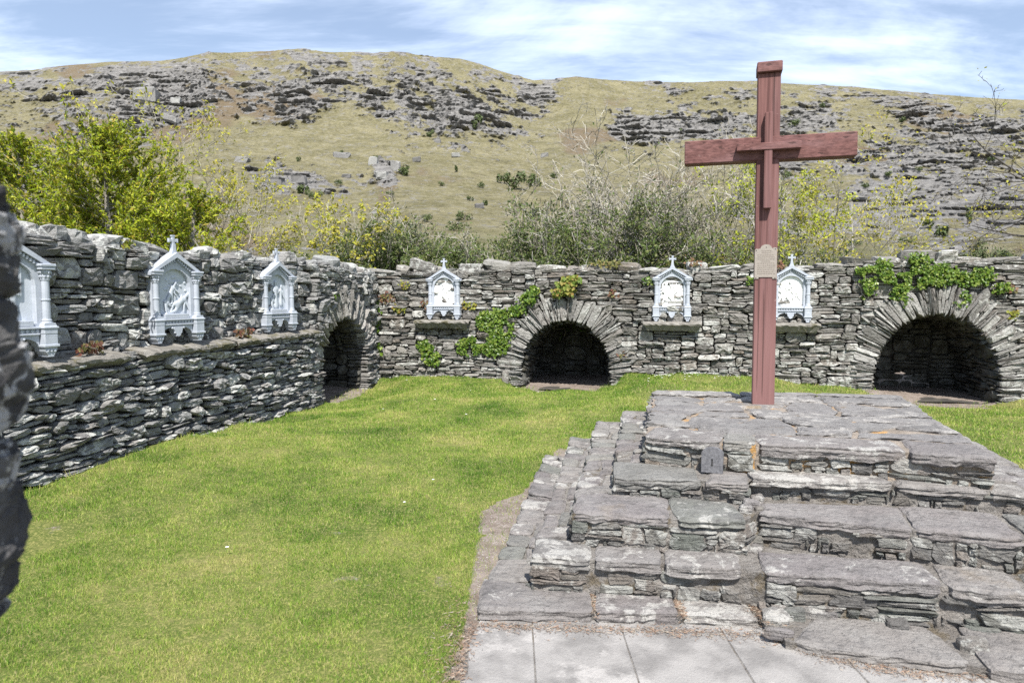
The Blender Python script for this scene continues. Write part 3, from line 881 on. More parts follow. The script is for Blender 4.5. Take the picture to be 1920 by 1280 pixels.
low, upp = trim(low, [A_LEFT], 0.62), trim(upp, [A_LEFT], 0.62)
items = wall_items(LEFT, low, R, lw_off, True, (0.03, 0.075)) + wall_items(LEFT, upp, R, lw_off, False, (0.03, 0.07))
emit(lw, 'stone', items, M_LEFT)
emit(lw, 'arch_stone', voussoirs(LEFT, A_LEFT, R, lambda u, v: 0.0, 0.07), M_ARCH)
emit(lw, 'coping_stone', coping(LEFT, -7.3, 2.2, lw_top, R, lambda u: lw_off(u, 1.8) + 0.02, 0.6, (0.08, 0.22), (0.18, 0.42)), M_LEFT)
core(LEFT, -7.5, 2.6, -0.6, lambda u: lw_top(u) + 0.0, lambda u, v: lw_off(u, v) - 0.085, -1.9, [A_LEFT], lw)
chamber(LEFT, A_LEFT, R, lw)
for u0, u1 in ((-7.0, -4.25), (-4.05, -2.46), (-2.42, -0.12)):
    ledge_slab(LEFT, u0, u1, R, lw, 1.065, 1.125, 0.07, -0.20, 0.085)

# ---------------- the back wall with two arches
R = np.random.default_rng(23)
bw = empty('stone_wall', BACK.P(5, 0, -0.3), 'wide dry-stone wall across the back with two round slate arches and short ledges', 'wall')
bw_off = lambda u, v: 0.05 * n2(u * 0.5, v * 0.8, 61, 2) - 0.035 * max(v, 0)
bw_top = lambda u: 2.06 + 0.03 * float(n2(u * 0.8, 3.0, 41)) + 0.13 * float(sstep(7.6, 9.2, u)) - 0.02 * float(sstep(5, 6, u))
LEDG = ((0.89, 1.97), (5.13, 6.12), (7.05, 8.02))
st = pack(-0.5, 13.0, lambda u: float(gz(*BACK.P(u, 0, 0.05)[:2])) - 0.12, bw_top, R, lmax=0.62)
st = [s_ for s_ in trim(st, [A_MID, A_RIGHT], 0.62)]
emit(bw, 'stone', wall_items(BACK, st, R, bw_off, False, (0.02, 0.055)), M_WALL)
emit(bw, 'arch_stone', voussoirs(BACK, A_MID, R, lambda u, v: 0.0) + voussoirs(BACK, A_RIGHT, R, lambda u, v: 0.0), M_ARCH)
emit(bw, 'coping_stone', coping(BACK, -0.2, 12.8, bw_top, R, lambda u: bw_off(u, 2.0) + 0.02, 0.6, (0.09, 0.2), (0.26, 0.56)), M_WALL)
core(BACK, -0.5, 13.0, -0.6, lambda u: bw_top(u), lambda u, v: bw_off(u, v) - 0.085, -2.0, [A_MID, A_RIGHT], bw)
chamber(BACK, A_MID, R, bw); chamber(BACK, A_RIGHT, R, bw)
for u0, u1 in LEDG:
    ledge_slab(BACK, u0, u1, R, bw, 1.135, 1.165, 0.20, -0.1, 0.135, 0.12)

# ---------------- the doorway wall close to the camera
R = np.random.default_rng(5)
nw = empty('stone_wall', (-1.3, 0.4, 0), 'dark rough stone wall end close to the camera, blurred', 'wall')
def nw_off(u, v):
    zs = np.array([-0.2, 1.05, 1.13, 1.18, 1.27, 1.33, 1.40, 1.50, 1.54, 1.60, 1.70, 1.76, 1.80, 1.86])
    ws = np.array([-0.09, -0.08, -0.035, -0.012, -0.012, -0.006, 0.008, 0.018, 0.004, -0.004, -0.006, -0.016, -0.035, -0.05])
    return float(np.interp(v, zs, ws)) - 0.03
stn = pack(0, 1.82, lambda u: -0.2, lambda u: 1.80, R, thin=(.03, .05), mid=(.06, .09), big=(.09, .14), pw=(.35, .4, .25), lmax=0.25)
items = wall_items(NEAR, stn, R, nw_off, False, (0.02, 0.04), 0.12)
# the end face, looking away from the camera
END = Wall((-0.82, 1.06), (-1.0, 0.0), (0.0, 1.0))
items += wall_items(END, pack(0.02, 0.7, lambda u: -0.2, lambda u: 1.8, R), R, lambda u, v: 0.0, False, (0.02, 0.04))
for y0_, y1_, e_ in ((345, 398, 30), (392, 470, 41), (466, 560, 44), (552, 660, 48), (648, 752, 66), (742, 806, 57), (798, 905, 44), (898, 1050, 49), (1042, 1112, 44), (1100, 1150, 16)):
    a_, b_ = at_y(e_ + 26, y0_, 1.15), at_y(e_ + 26, y1_, 1.15)
    hh = a_[2] - b_[2]
    V, P = boulder((a_[0] - 0.124, 1.02 + R.uniform(-.02, .01), b_[2] - 0.012), (0.24, 0.26, hh * 1.24), R, n=64, m=40, rough=.05, sq=4.5)
    V += (0.016 * fbm(V * 22, 3, 7) + 0.014 * np.abs(fbm(V * 60, 3, 9)) + 0.006 * fbm(V * 150, 2, 13))[:, None] * np.array([1, .6, .8])
    items.append((V, P, seen_size(V.mean(0), .02)))
emit(nw, 'stone', items, M_NEAR_SHADED)
mb = MB(); mb.box(-1.7, -0.915, -0.7, 1.0, -0.3, 1.76)
tag(mb.obj('earth_core', M_CORE, nw), kind='stuff')
its = []
for u in np.arange(0.0, 1.75, 0.3):
    for x in (-1.06, -1.42):
        V, P = boulder((x, -0.7 + u + 0.15, 1.73), (0.3, 0.34, 0.12), R); its.append((V, P, seen_size((x, -0.7 + u, 1.78), 0.03)))
emit(nw, 'coping_stone', its, M_NEAR_SHADED)
# ------------------------------------------------------------------ stepped plinth
R = np.random.default_rng(77)
plinth = empty('stepped_plinth', (*outline(4).mean(0), 0), 'low stepped plinth of grey slate slabs and mortar under the cross', 'stone plinth')
def slab(quad, zt, th, seed, res=0.028, round_=0.10, edge=0.012, over=0.0, under=True, tiltz=0.0):
    """a split slate slab; quad = front-left, front-right, back-right, back-left (x, y)"""
    q = np.asarray(quad, float)
    w_ = np.linalg.norm(q[1] - q[0]); d_ = np.linalg.norm(q[3] - q[0])
    nx, ny = int(np.clip(w_ / res, 5, 26)), int(np.clip(d_ / res, 4, 16))
    A_, B_ = np.meshgrid(np.linspace(-1, 1, nx + 1), np.linspace(-1, 1, ny + 1))
    kx, ky = round_ * min(1, d_ / w_) * 1.0, round_ * min(1, w_ / d_)
    a = A_ * np.sqrt(1 - kx * B_ ** 8); b = B_ * np.sqrt(1 - ky * A_ ** 8)
    s_, t_ = (a + 1) / 2, (b + 1) / 2
    XY = (q[0] * ((1 - s_) * (1 - t_))[..., None] + q[1] * (s_ * (1 - t_))[..., None] + q[2] * (s_ * t_)[..., None] + q[3] * ((1 - s_) * t_)[..., None])
    cen = q.mean(0)
    edge_d = np.minimum(1 - np.abs(A_), 1 - np.abs(B_))
    isb = edge_d < 1e-6
    out = XY - cen; out /= np.linalg.norm(out, axis=-1)[..., None] + 1e-9
    nz = fbm(np.stack([XY[..., 0] * 9, XY[..., 1] * 9, np.full(A_.shape, seed * 1.37)], -1), 3, seed % 97)
    XY = XY + out * (nz * edge * isb)[..., None]
    top = zt + 0.007 * fbm(np.stack([XY[..., 0] * 5, XY[..., 1] * 5, np.full(A_.shape, seed * 0.77)], -1), 4, 3)
    top = top + 0.004 * fbm(np.stack([XY[..., 0] * 24, XY[..., 1] * 24, np.full(A_.shape, seed * 0.3)], -1), 2, 8)
    top = top - (0.007 + 0.012 * np.abs(nz)) * isb + tiltz * A_
    V = [np.c_[XY.reshape(-1, 2), top.ravel()]]
    N = (nx + 1) * (ny + 1)
    i = (np.arange(ny)[:, None] * (nx + 1) + np.arange(nx)[None]).ravel()
    P = [np.stack([i, i + 1, i + nx + 2, i + nx + 1], 1)]
    ids = np.r_[np.arange(nx), nx + (nx + 1) * np.arange(ny), N - 1 - np.arange(nx), (nx + 1) * (ny - np.arange(ny))]
    bp = XY.reshape(-1, 2)[ids]; bo = out.reshape(-1, 2)[ids]; bt = top.ravel()[ids]
    m = len(ids); prev = ids
    rows = 5
    for r in range(1, rows + 1):
        f = r / rows
        lay = fbm(np.stack([bp[:, 0] * 9, bp[:, 1] * 9, np.full(m, seed * 2.1 + r * 1.9)], -1), 4, 55, 0.7)
        shelf = 0.5 * math.sin(seed + r * 2.3)
        offs = edge * (0.7 * shelf + 1.5 * lay) - (0.012 if r == rows else 0)
        pz = bt - th * f * (1 + 0.5 * lay * f)
        V.append(np.c_[bp + bo * offs[:, None], pz])
        cur = N + (r - 1) * m + np.arange(m)
        P[0:0] = []
        P.append(np.stack([prev, cur, np.roll(cur, -1), np.roll(prev, -1)], 1)[:, ::-1])
        prev = cur
    P[0] = P[0]
    V.append([[*cen, zt - th]])
    P.append(np.stack([prev, np.full(m, N + rows * m), np.roll(prev, -1)], 1)[:, ::-1])
    return np.concatenate(V), P

def along(line, d):
    """point and direction at arc length d on a polyline"""
    seg = np.linalg.norm(np.diff(line, axis=0), axis=1); s_ = np.r_[0, np.cumsum(seg)]
    d = np.clip(d, 0, s_[-1] - 1e-6)
    k = min(np.searchsorted(s_, d, 'right') - 1, len(seg) - 1)
    t = (d - s_[k]) / seg[k]
    dr = (line[k + 1] - line[k]) / seg[k]
    return line[k] + (line[k + 1] - line[k]) * t, dr
def linelen(line): return np.linalg.norm(np.diff(line, axis=0), axis=1).sum()

# mortar cores
def core_tier(k, zb, zt, inset, mat):
    o = outline(k); c = o.mean(0); pts = []
    for a, b in zip(o, np.roll(o, -1, 0)):
        n = max(1, int(np.linalg.norm(b - a) / 0.045)); pts.append(a + (b - a) * np.linspace(0, 1, n, endpoint=False)[:, None])
    p = np.concatenate(pts)
    d = np.roll(p, -1, 0) - np.roll(p, 1, 0); nr = np.c_[d[:, 1], -d[:, 0]]; nr /= np.linalg.norm(nr, axis=1)[:, None] + 1e-9
    n = len(p); rings = []
    zs = np.r_[zb, np.linspace(zb + .02, zt, 6)]
    for j, z in enumerate(zs):
        e = 0.022 * fbm(np.c_[p * 13, np.full(n, z * 22 + k)], 3, 12)
        rings.append(np.c_[p + nr * (e - inset)[:, None], np.full(n, z)])
    for f in (0.93, 0.8, 0.6, 0.4, 0.2):
        q = c + (p - nr * inset - c) * f
        rings.append(np.c_[q, zt + 0.012 * fbm(np.c_[q * 9, np.full(n, k * 3.3)], 3, 14)])
    V = np.concatenate(rings + [[[*c, zt]]]); m = len(rings)
    i = np.arange(n); j = (i + 1) % n
    Q = np.concatenate([np.stack([i + r * n, j + r * n, j + (r + 1) * n, i + (r + 1) * n], 1) for r in range(m - 1)])
    return tag(obj('mortar_core', V, [Q, np.stack([i + (m - 1) * n, j + (m - 1) * n, np.full(n, m * n)], 1)], mat, plinth), kind='stuff')
core_tier(0, -0.1, TZ[0] - 0.018, 0.015, M_MORTAR)
for k in range(1, 5):
    core_tier(k, TZ[k - 1] - 0.05, TZ[k] - (0.016 if k < 4 else 0.02), 0.018, M_MORTAR if k < 4 else M_TOPMORTAR)

TH = [0.07, 0.055, 0.05, 0.042, 0.06]
# front treads: slab boundaries read off along each front edge
CUTS = [[(893, 1114), (1117, 1275), (1280, 1425)], [(992, 1110), (1113, 1244), (1247, 1394), (1436, 1770)],
        [(1068, 1257), (1270, 1402), (1422, 1712)], [(1146, 1319), (1322, 1404), (1408, 1674)], [(1205, 1352), (1354, 1420), (1422, 1702), (1704, 1876)]]
def front_at(k, px):
    line = FRONT[k]
    for a, b in zip(line[:-1], line[1:]):
        # find where the camera's vertical plane through px meets the edge
        t0 = (px - 960) / FPX
        f = lambda p: p[0] - t0 * (p[1] * cth - (TZ[k] - EYE) * sth)
        fa, fb = f(a), f(b)
        if fa * fb <= 0 and abs(fb - fa) > 1e-9: return a + (b - a) * (fa / (fa - fb))
    return line[0] if (line[0][0] - t0 * (line[0][1] * cth - (TZ[k] - EYE) * sth)) > 0 else line[-1]
seed = 1
def inner(k, p, extra=0.03):
    """depth of the tread at point p of tier k: to the face of the next tier"""
    q = FRONT[k + 1]
    t = np.linspace(0, 1, 40)[:, None]
    c = np.concatenate([a + (b - a) * t for a, b in zip(q[:-1], q[1:])])
    return np.linalg.norm(c - p, axis=1).min() + extra
for k in range(5):
    cuts = []
    for x0, x1 in CUTS[k]: cuts.append((front_at(k, x0), front_at(k, x1)))
    if k < 4:                                                   # continue the tread to the right, past the frame
        pos = cuts[-1][1] + FR * 0.02 if k else FRONT[0][4] + FR * 0.02
        endp = FRONT[k][-1]
        while np.dot(endp - pos, FR) > 0.12:
            L = min(R.uniform(.22, .5), np.dot(endp - pos, FR))
            cuts.append((pos, pos + FR * L)); pos = pos + FR * (L + 0.022)
    for a, b in cuts:
        d = (b - a) / np.linalg.norm(b - a); nrm = np.array([-d[1], d[0]])
        if nrm[1] < 0: nrm = -nrm
        if k < 4: da, db = inner(k, a), inner(k, b)
        else: da = db = R.uniform(.26, .36)
        da, db = np.clip(da, .2, .42), np.clip(db, .2, .42)
        g = 0.006
        quad = [a + d * g - nrm * 0.012 + nrm * R.normal(0, .01), b - d * g - nrm * 0.012 + nrm * R.normal(0, .01), b - d * g + nrm * db, a + d * g + nrm * da]
        V, P = slab(quad, TZ[k] + R.normal(0, 0.004), TH[k] * R.uniform(.85, 1.2), seed, res=0.024); seed += 1
        obj('tread_slab', V, P, M_SLAB, plinth)
# the broad doorstep slab at the foot of the right-hand flight
qa, qb = at_z(1478, 1205, 0.06)[:2], at_z(1836, 1252, 0.06)[:2]
qc, qd = at_z(1735, 1170, 0.06)[:2], at_z(1530, 1150, 0.06)[:2]
V, P = slab([qa, qb, qc, qd], 0.065, 0.055, 301, res=0.03, round_=0.28, edge=0.018)
obj('foot_slab', V, P, M_SLAB, plinth)

# riser stones under each front tread
def face_frame(a, b):
    d = (b - a) / np.linalg.norm(b - a); n = np.array([d[1], -d[0]])
    if n[1] > 0 and abs(n[1]) > 0.3: n = -n
    return Wall(a, d, n)
ritems = []
def riser(a, b, z0, z1, inset, sc=1.0):
    W_ = face_frame(a, b); L = np.linalg.norm(b - a)
    if z1 - z0 < 0.03: return
    for (p, q, c, d) in pack(0.0, L, lambda u: z0, lambda u: z1, R, thin=(.02, .035), mid=(.045, .07), big=(.08, .12), pw=(.45, .25, .30), lmax=.42, scale=sc):
        if R.random() < 0.16: continue                          # mortar shows
        V, P = stone_shape(p, q, c, min(d, z1 + .005), R, R.uniform(.006, .02), 0.06, R.uniform(3.2, 8), 18, 0.003, 0.05, 0.08)
        ritems.append((W_.P(V[:, 0], V[:, 1], V[:, 2] - inset), P, seen_size(W_.P((p + q) / 2, c, 0), (q - p) * (d - c))))
for k in range(1, 5):
    for a, b in zip(FRONT[k][:-1], FRONT[k][1:]):
        if np.linalg.norm(b - a) > 0.12: riser(a, b, TZ[k - 1] - 0.005, TZ[k] - TH[k] - 0.002, 0.012)
    ll = LEFTLINE[k]
    a, b = ll[-1], ll[0]
    W_ = Wall(a, (b - a) / np.linalg.norm(b - a), np.array([-(b - a)[1], (b - a)[0]]) / np.linalg.norm(b - a) * -1)
    if W_.N[0] > 0: W_.N = -W_.N
    for (p, q, c, d) in pack(0, np.linalg.norm(b - a), lambda u: TZ[k - 1] - .005, lambda u: TZ[k] - 0.05, R, thin=(.025, .045), mid=(.045, .07), big=(.07, .1), pw=(.4, .4, .2), lmax=.25):
        if R.random() < 0.2: continue
        V, P = stone_shape(p, q, c, d, R, R.uniform(.012, .03), 0.06, 3, 10)
        ritems.append((W_.P(V[:, 0], V[:, 1], V[:, 2] - 0.012), P, seen_size(W_.P((p + q) / 2, c, 0), (q - p) * (d - c)) * 0.6))
emit(plinth, 'riser_stone', ritems, M_RISER, 300)

# rubble packed in the mortar between the two flights and round the doorstep slab
def rubble(px, py, k, n, sx, sy):
    for _ in range(n):
        p = at_z(px + R.normal(0, sx), py + R.normal(0, sy), TZ[k])
        V, P = boulder((p[0], p[1], TZ[k] - 0.04), (R.uniform(.05, .15), R.uniform(.04, .10), R.uniform(.045, .075)), R, n=12, m=6, rough=.16, sq=4.5, D=FR)
        obj('rubble_stone', V, P, M_RISER if R.random() < .6 else M_SLAB, plinth)
for px, py, k, n, sx, sy in ((1418, 1025, 1, 5, 12, 10), (1415, 950, 2, 4, 9, 8), (1455, 1160, 0, 8, 22, 18), (1560, 1148, 0, 7, 50, 5), (1700, 1150, 0, 6, 50, 8), (1825, 1195, 0, 5, 22, 18)): rubble(px, py, k, n, sx, sy)
# left treads: smaller flat stones up the side, often two abreast
for k in range(0, 4):
    a0, a1 = LEFTLINE[k][0], LEFTLINE[k][-1]; b0, b1 = LEFTLINE[k + 1][0], LEFTLINE[k + 1][-1]
    L = np.linalg.norm(a1 - a0)
    s_ = 0.30 if k == 0 else 0.24
    while s_ < L - 0.05:
        l_ = min(R.uniform(.20, .38) if k == 0 else R.uniform(.14, .30), L - s_)
        t0, t1 = s_ / L, (s_ + l_ - 0.014) / L
        lo = lambda t: a0 + (a1 - a0) * t
        hi = lambda t: b0 + (b1 - b0) * max(0, t - (0.18 / L if k == 0 else .12 / L))
        split = R.uniform(.45, .65) if R.random() < (0.25 if k == 0 else 0.55) else None
        parts = [(0, 1.06)] if split is None else [(0, split - 0.03), (split + 0.03, 1.06)]
        for f0, f1 in parts:
            p = [lo(t0) + (hi(t0) - lo(t0)) * f0, lo(t0) + (hi(t0) - lo(t0)) * f1, lo(t1) + (hi(t1) - lo(t1)) * f1, lo(t1) + (hi(t1) - lo(t1)) * f0]
            jit = R.normal(0, 0.008, (4, 2))
            V, P = slab(np.array(p) + jit, TZ[k] + R.normal(0, 0.008), R.uniform(.05, .08), seed, res=0.026, round_=0.2, edge=0.014); seed += 1
            obj('side_slab', V, P, M_SLAB, plinth)
        s_ += l_
    # back and right treads, plain (seen only from other sides)
    c0, c1 = RIGHTLINE[k][0], RIGHTLINE[k][-1]; d0, d1 = RIGHTLINE[k + 1][0], RIGHTLINE[k + 1][-1]
    L = np.linalg.norm(c1 - c0); s_ = 0.25
    while s_ < L - 0.05:
        l_ = min(R.uniform(.25, .45), L - s_); t0, t1 = s_ / L, (s_ + l_ - .014) / L
        p = [c0 + (c1 - c0) * t0, c0 + (c1 - c0) * t1, d0 + (d1 - d0) * t1, d0 + (d1 - d0) * t0]
        p = [p[3], p[0], p[1], p[2]]
        V, P = slab(np.array(p), TZ[k] + R.normal(0, .006), .06, seed, res=0.035, round_=.2); seed += 1
        obj('side_slab', V, P, M_SLAB, plinth)
        s_ += l_
# paving on top: irregular slabs between the front kerb and the back
FL, FRr = front_at(4, 1207), FRONT[4][-1]
nu_, nv_ = 6, 7
G = np.zeros((nv_ + 1, nu_ + 1, 2))
for j in range(nv_ + 1):
    tv = j / nv_
    for i in range(nu_ + 1):
        tu = i / nu_
        a = FL + (T4BL - FL) * (0.16 + 0.84 * tv); b = FRr + (T4BR - FRr) * (0.16 + 0.84 * tv)
        G[j, i] = a + (b - a) * tu + (R.normal(0, 0.075, 2) if 0 < j < nv_ and 0 < i < nu_ else R.normal(0, 0.018, 2))
done = set()
for j in range(nv_):
    i = 0
    while i < nu_:
        w_ = 2 if (R.random() < 0.42 and i < nu_ - 1) else 1
        q = np.array([G[j, i], G[j, i + w_], G[j + 1, i + w_], G[j + 1, i]])
        c = q.mean(0); q = c + (q - c) * (1 - 0.016 / np.linalg.norm(q - c, axis=1))[:, None]
        V, P = slab(q, TZ[4] + R.normal(0.0, 0.006) + (0.012 if j == nv_ - 1 else 0), 0.06, seed, res=0.03, round_=0.16, edge=0.04); seed += 1
        obj('paving_slab', V, P, M_TOP, plinth)
        i += w_
# loose needles and crumbs of earth in the joints at the foot
M_LITTER = leaf_mat('fallen_needles', [(0.19, 0.12, 0.085), (0.26, 0.175, 0.12), (0.16, 0.11, 0.08), (0.29, 0.25, 0.20), (0.2, .17, .14)], False)
NL = 3200
pts = []
edge_pts = [at_z(*p, 0.02)[:2] for p in ((845, 1280), (870, 1200), (893, 1172), (1112, 1180), (1275, 1184), (1425, 1190), (1470, 1200), (1560, 1238), (1700, 1262), (1838, 1268), (1920, 1250))]
edge_pts = np.array(edge_pts)
t = R.uniform(0, 1, NL) * linelen(edge_pts)
for d in t:
    p, dr = along(edge_pts, d); pts.append(p + R.normal(0, 0.018 + 0.02 * R.random(), 2))
p2 = at_z(880, 1150, 0)[:2]
pts = np.array(pts); extra = np.c_[R.normal(p2[0] - .06, .06, 500), R.normal(3.1, .3, 500)]
gaps = [(np.array(front_at(0, x)) + np.array([0, .05])) for x in (1115, 1277, 1430)]
gp = np.concatenate([np.c_[R.normal(g[0], .012, 350), R.normal(g[1] + .03, .07, 350)] for g in gaps])
gp2 = np.concatenate([np.c_[R.normal(at_z(1425, 1130, .08)[0], .04, 700), R.normal(at_z(1425, 1130, .08)[1], .08, 700)]])
def needles(P2, z, R, l=(.012, .03)):
    n = len(P2); a = R.uniform(0, 2 * np.pi, n); L = R.uniform(*l, n); wd = 0.0016
    dx, dy = np.cos(a) * L, np.sin(a) * L
    zz_ = z + R.uniform(0, 0.004, n)
    V = np.stack([np.c_[P2, zz_], np.c_[P2[:, 0] + dx - dy / L * wd, P2[:, 1] + dy + dx / L * wd, zz_ + R.uniform(-.001, .005, n)],
                  np.c_[P2[:, 0] + dx + dy / L * wd, P2[:, 1] + dy - dx / L * wd, zz_]], 1).reshape(-1, 3)
    return V, [np.arange(3 * n).reshape(-1, 3)]
mb = MB()
for P2, z in ((pts, 0.022), (gp, 0.066), (gp2, 0.07)): mb.add(*needles(P2, z, R))
mb.add(*needles(extra, 0.004 + gz(extra[:, 0], extra[:, 1]), R))
tag(mb.obj('fallen_needles', M_LITTER, None), kind='stuff')

# ------------------------------------------------------------------ the wooden cross
cb = at_z(1431, 757, TZ[4]); ca = math.radians(16.5)
CR = Wall(cb[:2] + np.array([math.sin(ca), math.cos(ca)]) * 0.07, (math.cos(ca), -math.sin(ca)), (-math.sin(ca), -math.cos(ca)))
LEAN = -0.006
def cx(V):            # local x (right), y (towards the viewer negative), z (up from the plinth)
    V = np.asarray(V, float)
    return CR.P(V[:, 0] + V[:, 2] * LEAN, V[:, 2] + TZ[4] - 0.03, -V[:, 1])
cross = empty('wooden_cross', CR.P(0, TZ[4], 0), 'tall red-brown wooden cross with a small cross fixed to its front', 'cross')
mb = MB().box(-.085, .085, -.07, .07, 0, 2.665, .006); post = mb.obj('post', M_WOODZ, cross, xf=cx)
mb = MB().box(-.094, .094, -.10, .075, 2.665, 2.745, .006); mb.obj('cap', M_WOODX, cross, xf=cx)
beam = MB().box(-.645, .645, -.0745, .06, 1.985, 2.17, .006).obj('crossbeam', M_WOODX, cross, xf=cx)
MB().box(-.032, .028, -.135, -.0755, 1.60, 2.345, .004).obj('small_cross_upright', M_WOODZ, cross, xf=cx)
MB().box(-.24, .24, -.142, -.0765, 2.055, 2.11, .004).obj('small_cross_bar', M_WOODX, cross, xf=cx)
pl = [(-.086, 1.045), (-.055, 1.045), (-.055, 1.058), (.05, 1.058), (.05, 1.045), (.082, 1.045), (.082, 1.29), (.062, 1.295), (.042, 1.288)] + \
     [(0.043 * math.cos(a), 1.288 + 0.032 * math.sin(a)) for a in np.linspace(0.2, math.pi - 0.2, 9)] + [(-.045, 1.288), (-.06, 1.283), (-.075, 1.287), (-.086, 1.275)]
plate = MB().prism([(p[0], p[1]) for p in pl][::-1], -.0715, -.077).obj('plate', M_BRONZE, cross, xf=cx)
mb = MB(); RR = random.Random(4)
for i, z in enumerate(np.linspace(1.265, 1.085, 12)):           # worn, unreadable lines of lettering
    x = -.065 + (0.03 if i in (0, 1, 5) else 0)
    while x < 0.06 - (0.03 if i in (0, 1, 5) else 0):
        l_ = RR.uniform(.006, .018); mb.box(x, x + l_, -.0779, -.0769, z, z + 0.0045); x += l_ + 0.004
mb.obj('plate_lettering', M_PLATEINK, plate, xf=cx)
for x, z in ((-.075, 1.273), (.07, 1.283), (0, 1.297), (-.075, 1.052), (.07, 1.052)):
    MB().box(x - .003, x + .003, -.0795, -.0768, z - .003, z + .003).obj('screw', M_HOLE, plate, xf=cx)

# the small slate marker leaning on the top step
mk0 = front_at(4, 1339); fr = face_frame(FRONT[4][0], FRONT[4][1])
MK = Wall(mk0[:2] + fr.N * 0.062, fr.D, fr.N)
def mkx(V): V = np.asarray(V, float); return MK.P(V[:, 0], V[:, 2] + TZ[3] - 0.004, -V[:, 1] - V[:, 2] * 0.05)
hw = 0.062
prof = [(-hw, 0), (hw, 0), (hw * 1.03, .118)] + [(hw * math.cos(a), .118 + .034 * math.sin(a)) for a in np.linspace(0.25, math.pi - .25, 9)] + [(-hw * 1.03, .118)]
mk = MB().prism(prof, -0.018, 0.018).obj('slate_marker', M_MARKER, None, xf=mkx)
tag(mk, 'small dark slate marker with a rounded top, standing on a step below the cross', 'marker stone')
MB().box(-.004, .004, -.0188, -.0178, .045, .08).box(-.006, .006, -.019, -.0179, .077, .085).box(-.006, .006, -.019, -.0179, .042, .05).obj('carved_mark', M_HOLE, mk, xf=mkx)
# slate post stub by the middle arch
u_, v_ = BACK.on(951, 718)
stub = BACK.P(2.66, 0, 0.16)
V, P = boulder((stub[0], stub[1], float(gz(stub[0], stub[1])) - 0.05), (0.12, 0.05, 0.28), np.random.default_rng(3), D=BACK.D, rough=0.04, sq=6)
tag(obj('slate_stub', V, P, M_ARCH), 'short upright slate stub in the grass beside the middle arch', 'stone')
# ------------------------------------------------------------------ relief plaques
class FigureBatch:
    """small sculpted figures: a joint skeleton grown into one continuous skin"""
    def __init__(s): s.jobs = []
    def add(s, name, joints, edges, parent, place, mat):
        me = bpy.data.meshes.new(name)
        me.from_pydata([j[:3] for j in joints], edges, [])
        o = bpy.data.objects.new(name, me); COL.objects.link(o)
        o.modifiers.new('skin', 'SKIN'); sub = o.modifiers.new('sub', 'SUBSURF'); sub.levels = sub.render_levels = 1
        sv = me.skin_vertices[0].data
        for i, j in enumerate(joints): sv[i].radius = (j[3], j[3]); sv[i].use_root = (i == 0)
        s.jobs.append((o, name, parent, place, mat))
    def bake(s):
        dg = bpy.context.evaluated_depsgraph_get()
        for o, name, parent, place, mat in s.jobs:
            ev = o.evaluated_get(dg); me = ev.to_mesh()
            V = np.zeros(len(me.vertices) * 3); me.vertices.foreach_get('co', V); V = V.reshape(-1, 3)
            P = {}
            for p in me.polygons: P.setdefault(len(p.vertices), []).append(list(p.vertices))
            ev.to_mesh_clear()
            bpy.data.objects.remove(o)
            obj(name, place(V), [np.array(v) for v in P.values()], mat, parent, True)
FB = FigureBatch()
def body(hip, chest, head, la, ra, ll, rl, sc=1.0, robe=False, y=-.02):
    """2-D joints in the relief plane (x, z); la/ra = (elbow, hand), ll/rl = (knee, foot)"""
    J = []; E_ = []
    def add(p, r, par=None, yy=0.0):
        J.append((p[0], y + yy, p[1], r * sc)); i = len(J) - 1
        if par is not None: E_.append((par, i))
        return i
    h = add(hip, .024)
    c = add(chest, .028, h, -.006)
    mid = ((chest[0] * .62 + head[0] * .38), (chest[1] * .62 + head[1] * .38))
    n = add(mid, .012, c, -.004)
    hd = add(head, .021, n, -.01)
    dx, dz = head[0] - chest[0], head[1] - chest[1]; l = math.hypot(dx, dz) + 1e-6
    add((head[0] + dx / l * .016 * sc, head[1] + dz / l * .016 * sc), .015, hd, -.008)
    for sgn, (e, hn) in ((-1, la), (1, ra)):
        sh = add((chest[0] + sgn * .026 * sc * dz / l, chest[1] - sgn * .026 * sc * dx / l + .008), .013, c, -.006)
        el = add(e, .0105, sh, -.012); add(hn, .008, el, -.016)
    if robe:
        kx = ((ll[0][0] + rl[0][0]) / 2, (ll[0][1] + rl[0][1]) / 2); fx = ((ll[1][0] + rl[1][0]) / 2, (ll[1][1] + rl[1][1]) / 2)
        k = add(kx, .030, h); f = add(fx, .036, k)
    else:
        for k_, f_ in (ll, rl):
            k = add(k_, .016, h, -.006); f = add(f_, .010, k); add((f_[0] + .014, f_[1] - .004), .007, f, -.006)
    return J, E_
def standing(x, z, s_=1.0, t=0.0, arms='folded'):
    A = {'folded': (((x - .035 * s_, z + .17 * s_), (x - .004, z + .175 * s_)), ((x + .04 * s_, z + .17 * s_), (x + .008, z + .18 * s_))),
         'reach': (((x - .05 * s_, z + .19 * s_), (x - .09 * s_, z + .17 * s_)), ((x + .04 * s_, z + .16 * s_), (x + .055 * s_, z + .12 * s_))),
         'up': (((x - .04 * s_, z + .23 * s_), (x - .05 * s_, z + .29 * s_)), ((x + .05 * s_, z + .2 * s_), (x + .075 * s_, z + .25 * s_)))}[arms]
    return body((x, z + .14 * s_), (x + t * .4, z + .205 * s_), (x + t, z + .27 * s_), A[0], A[1], ((x - .005, z + .08 * s_), (x - .01, z + .015)), ((x + .01, z + .08 * s_), (x + .02, z + .015)), s_, True)
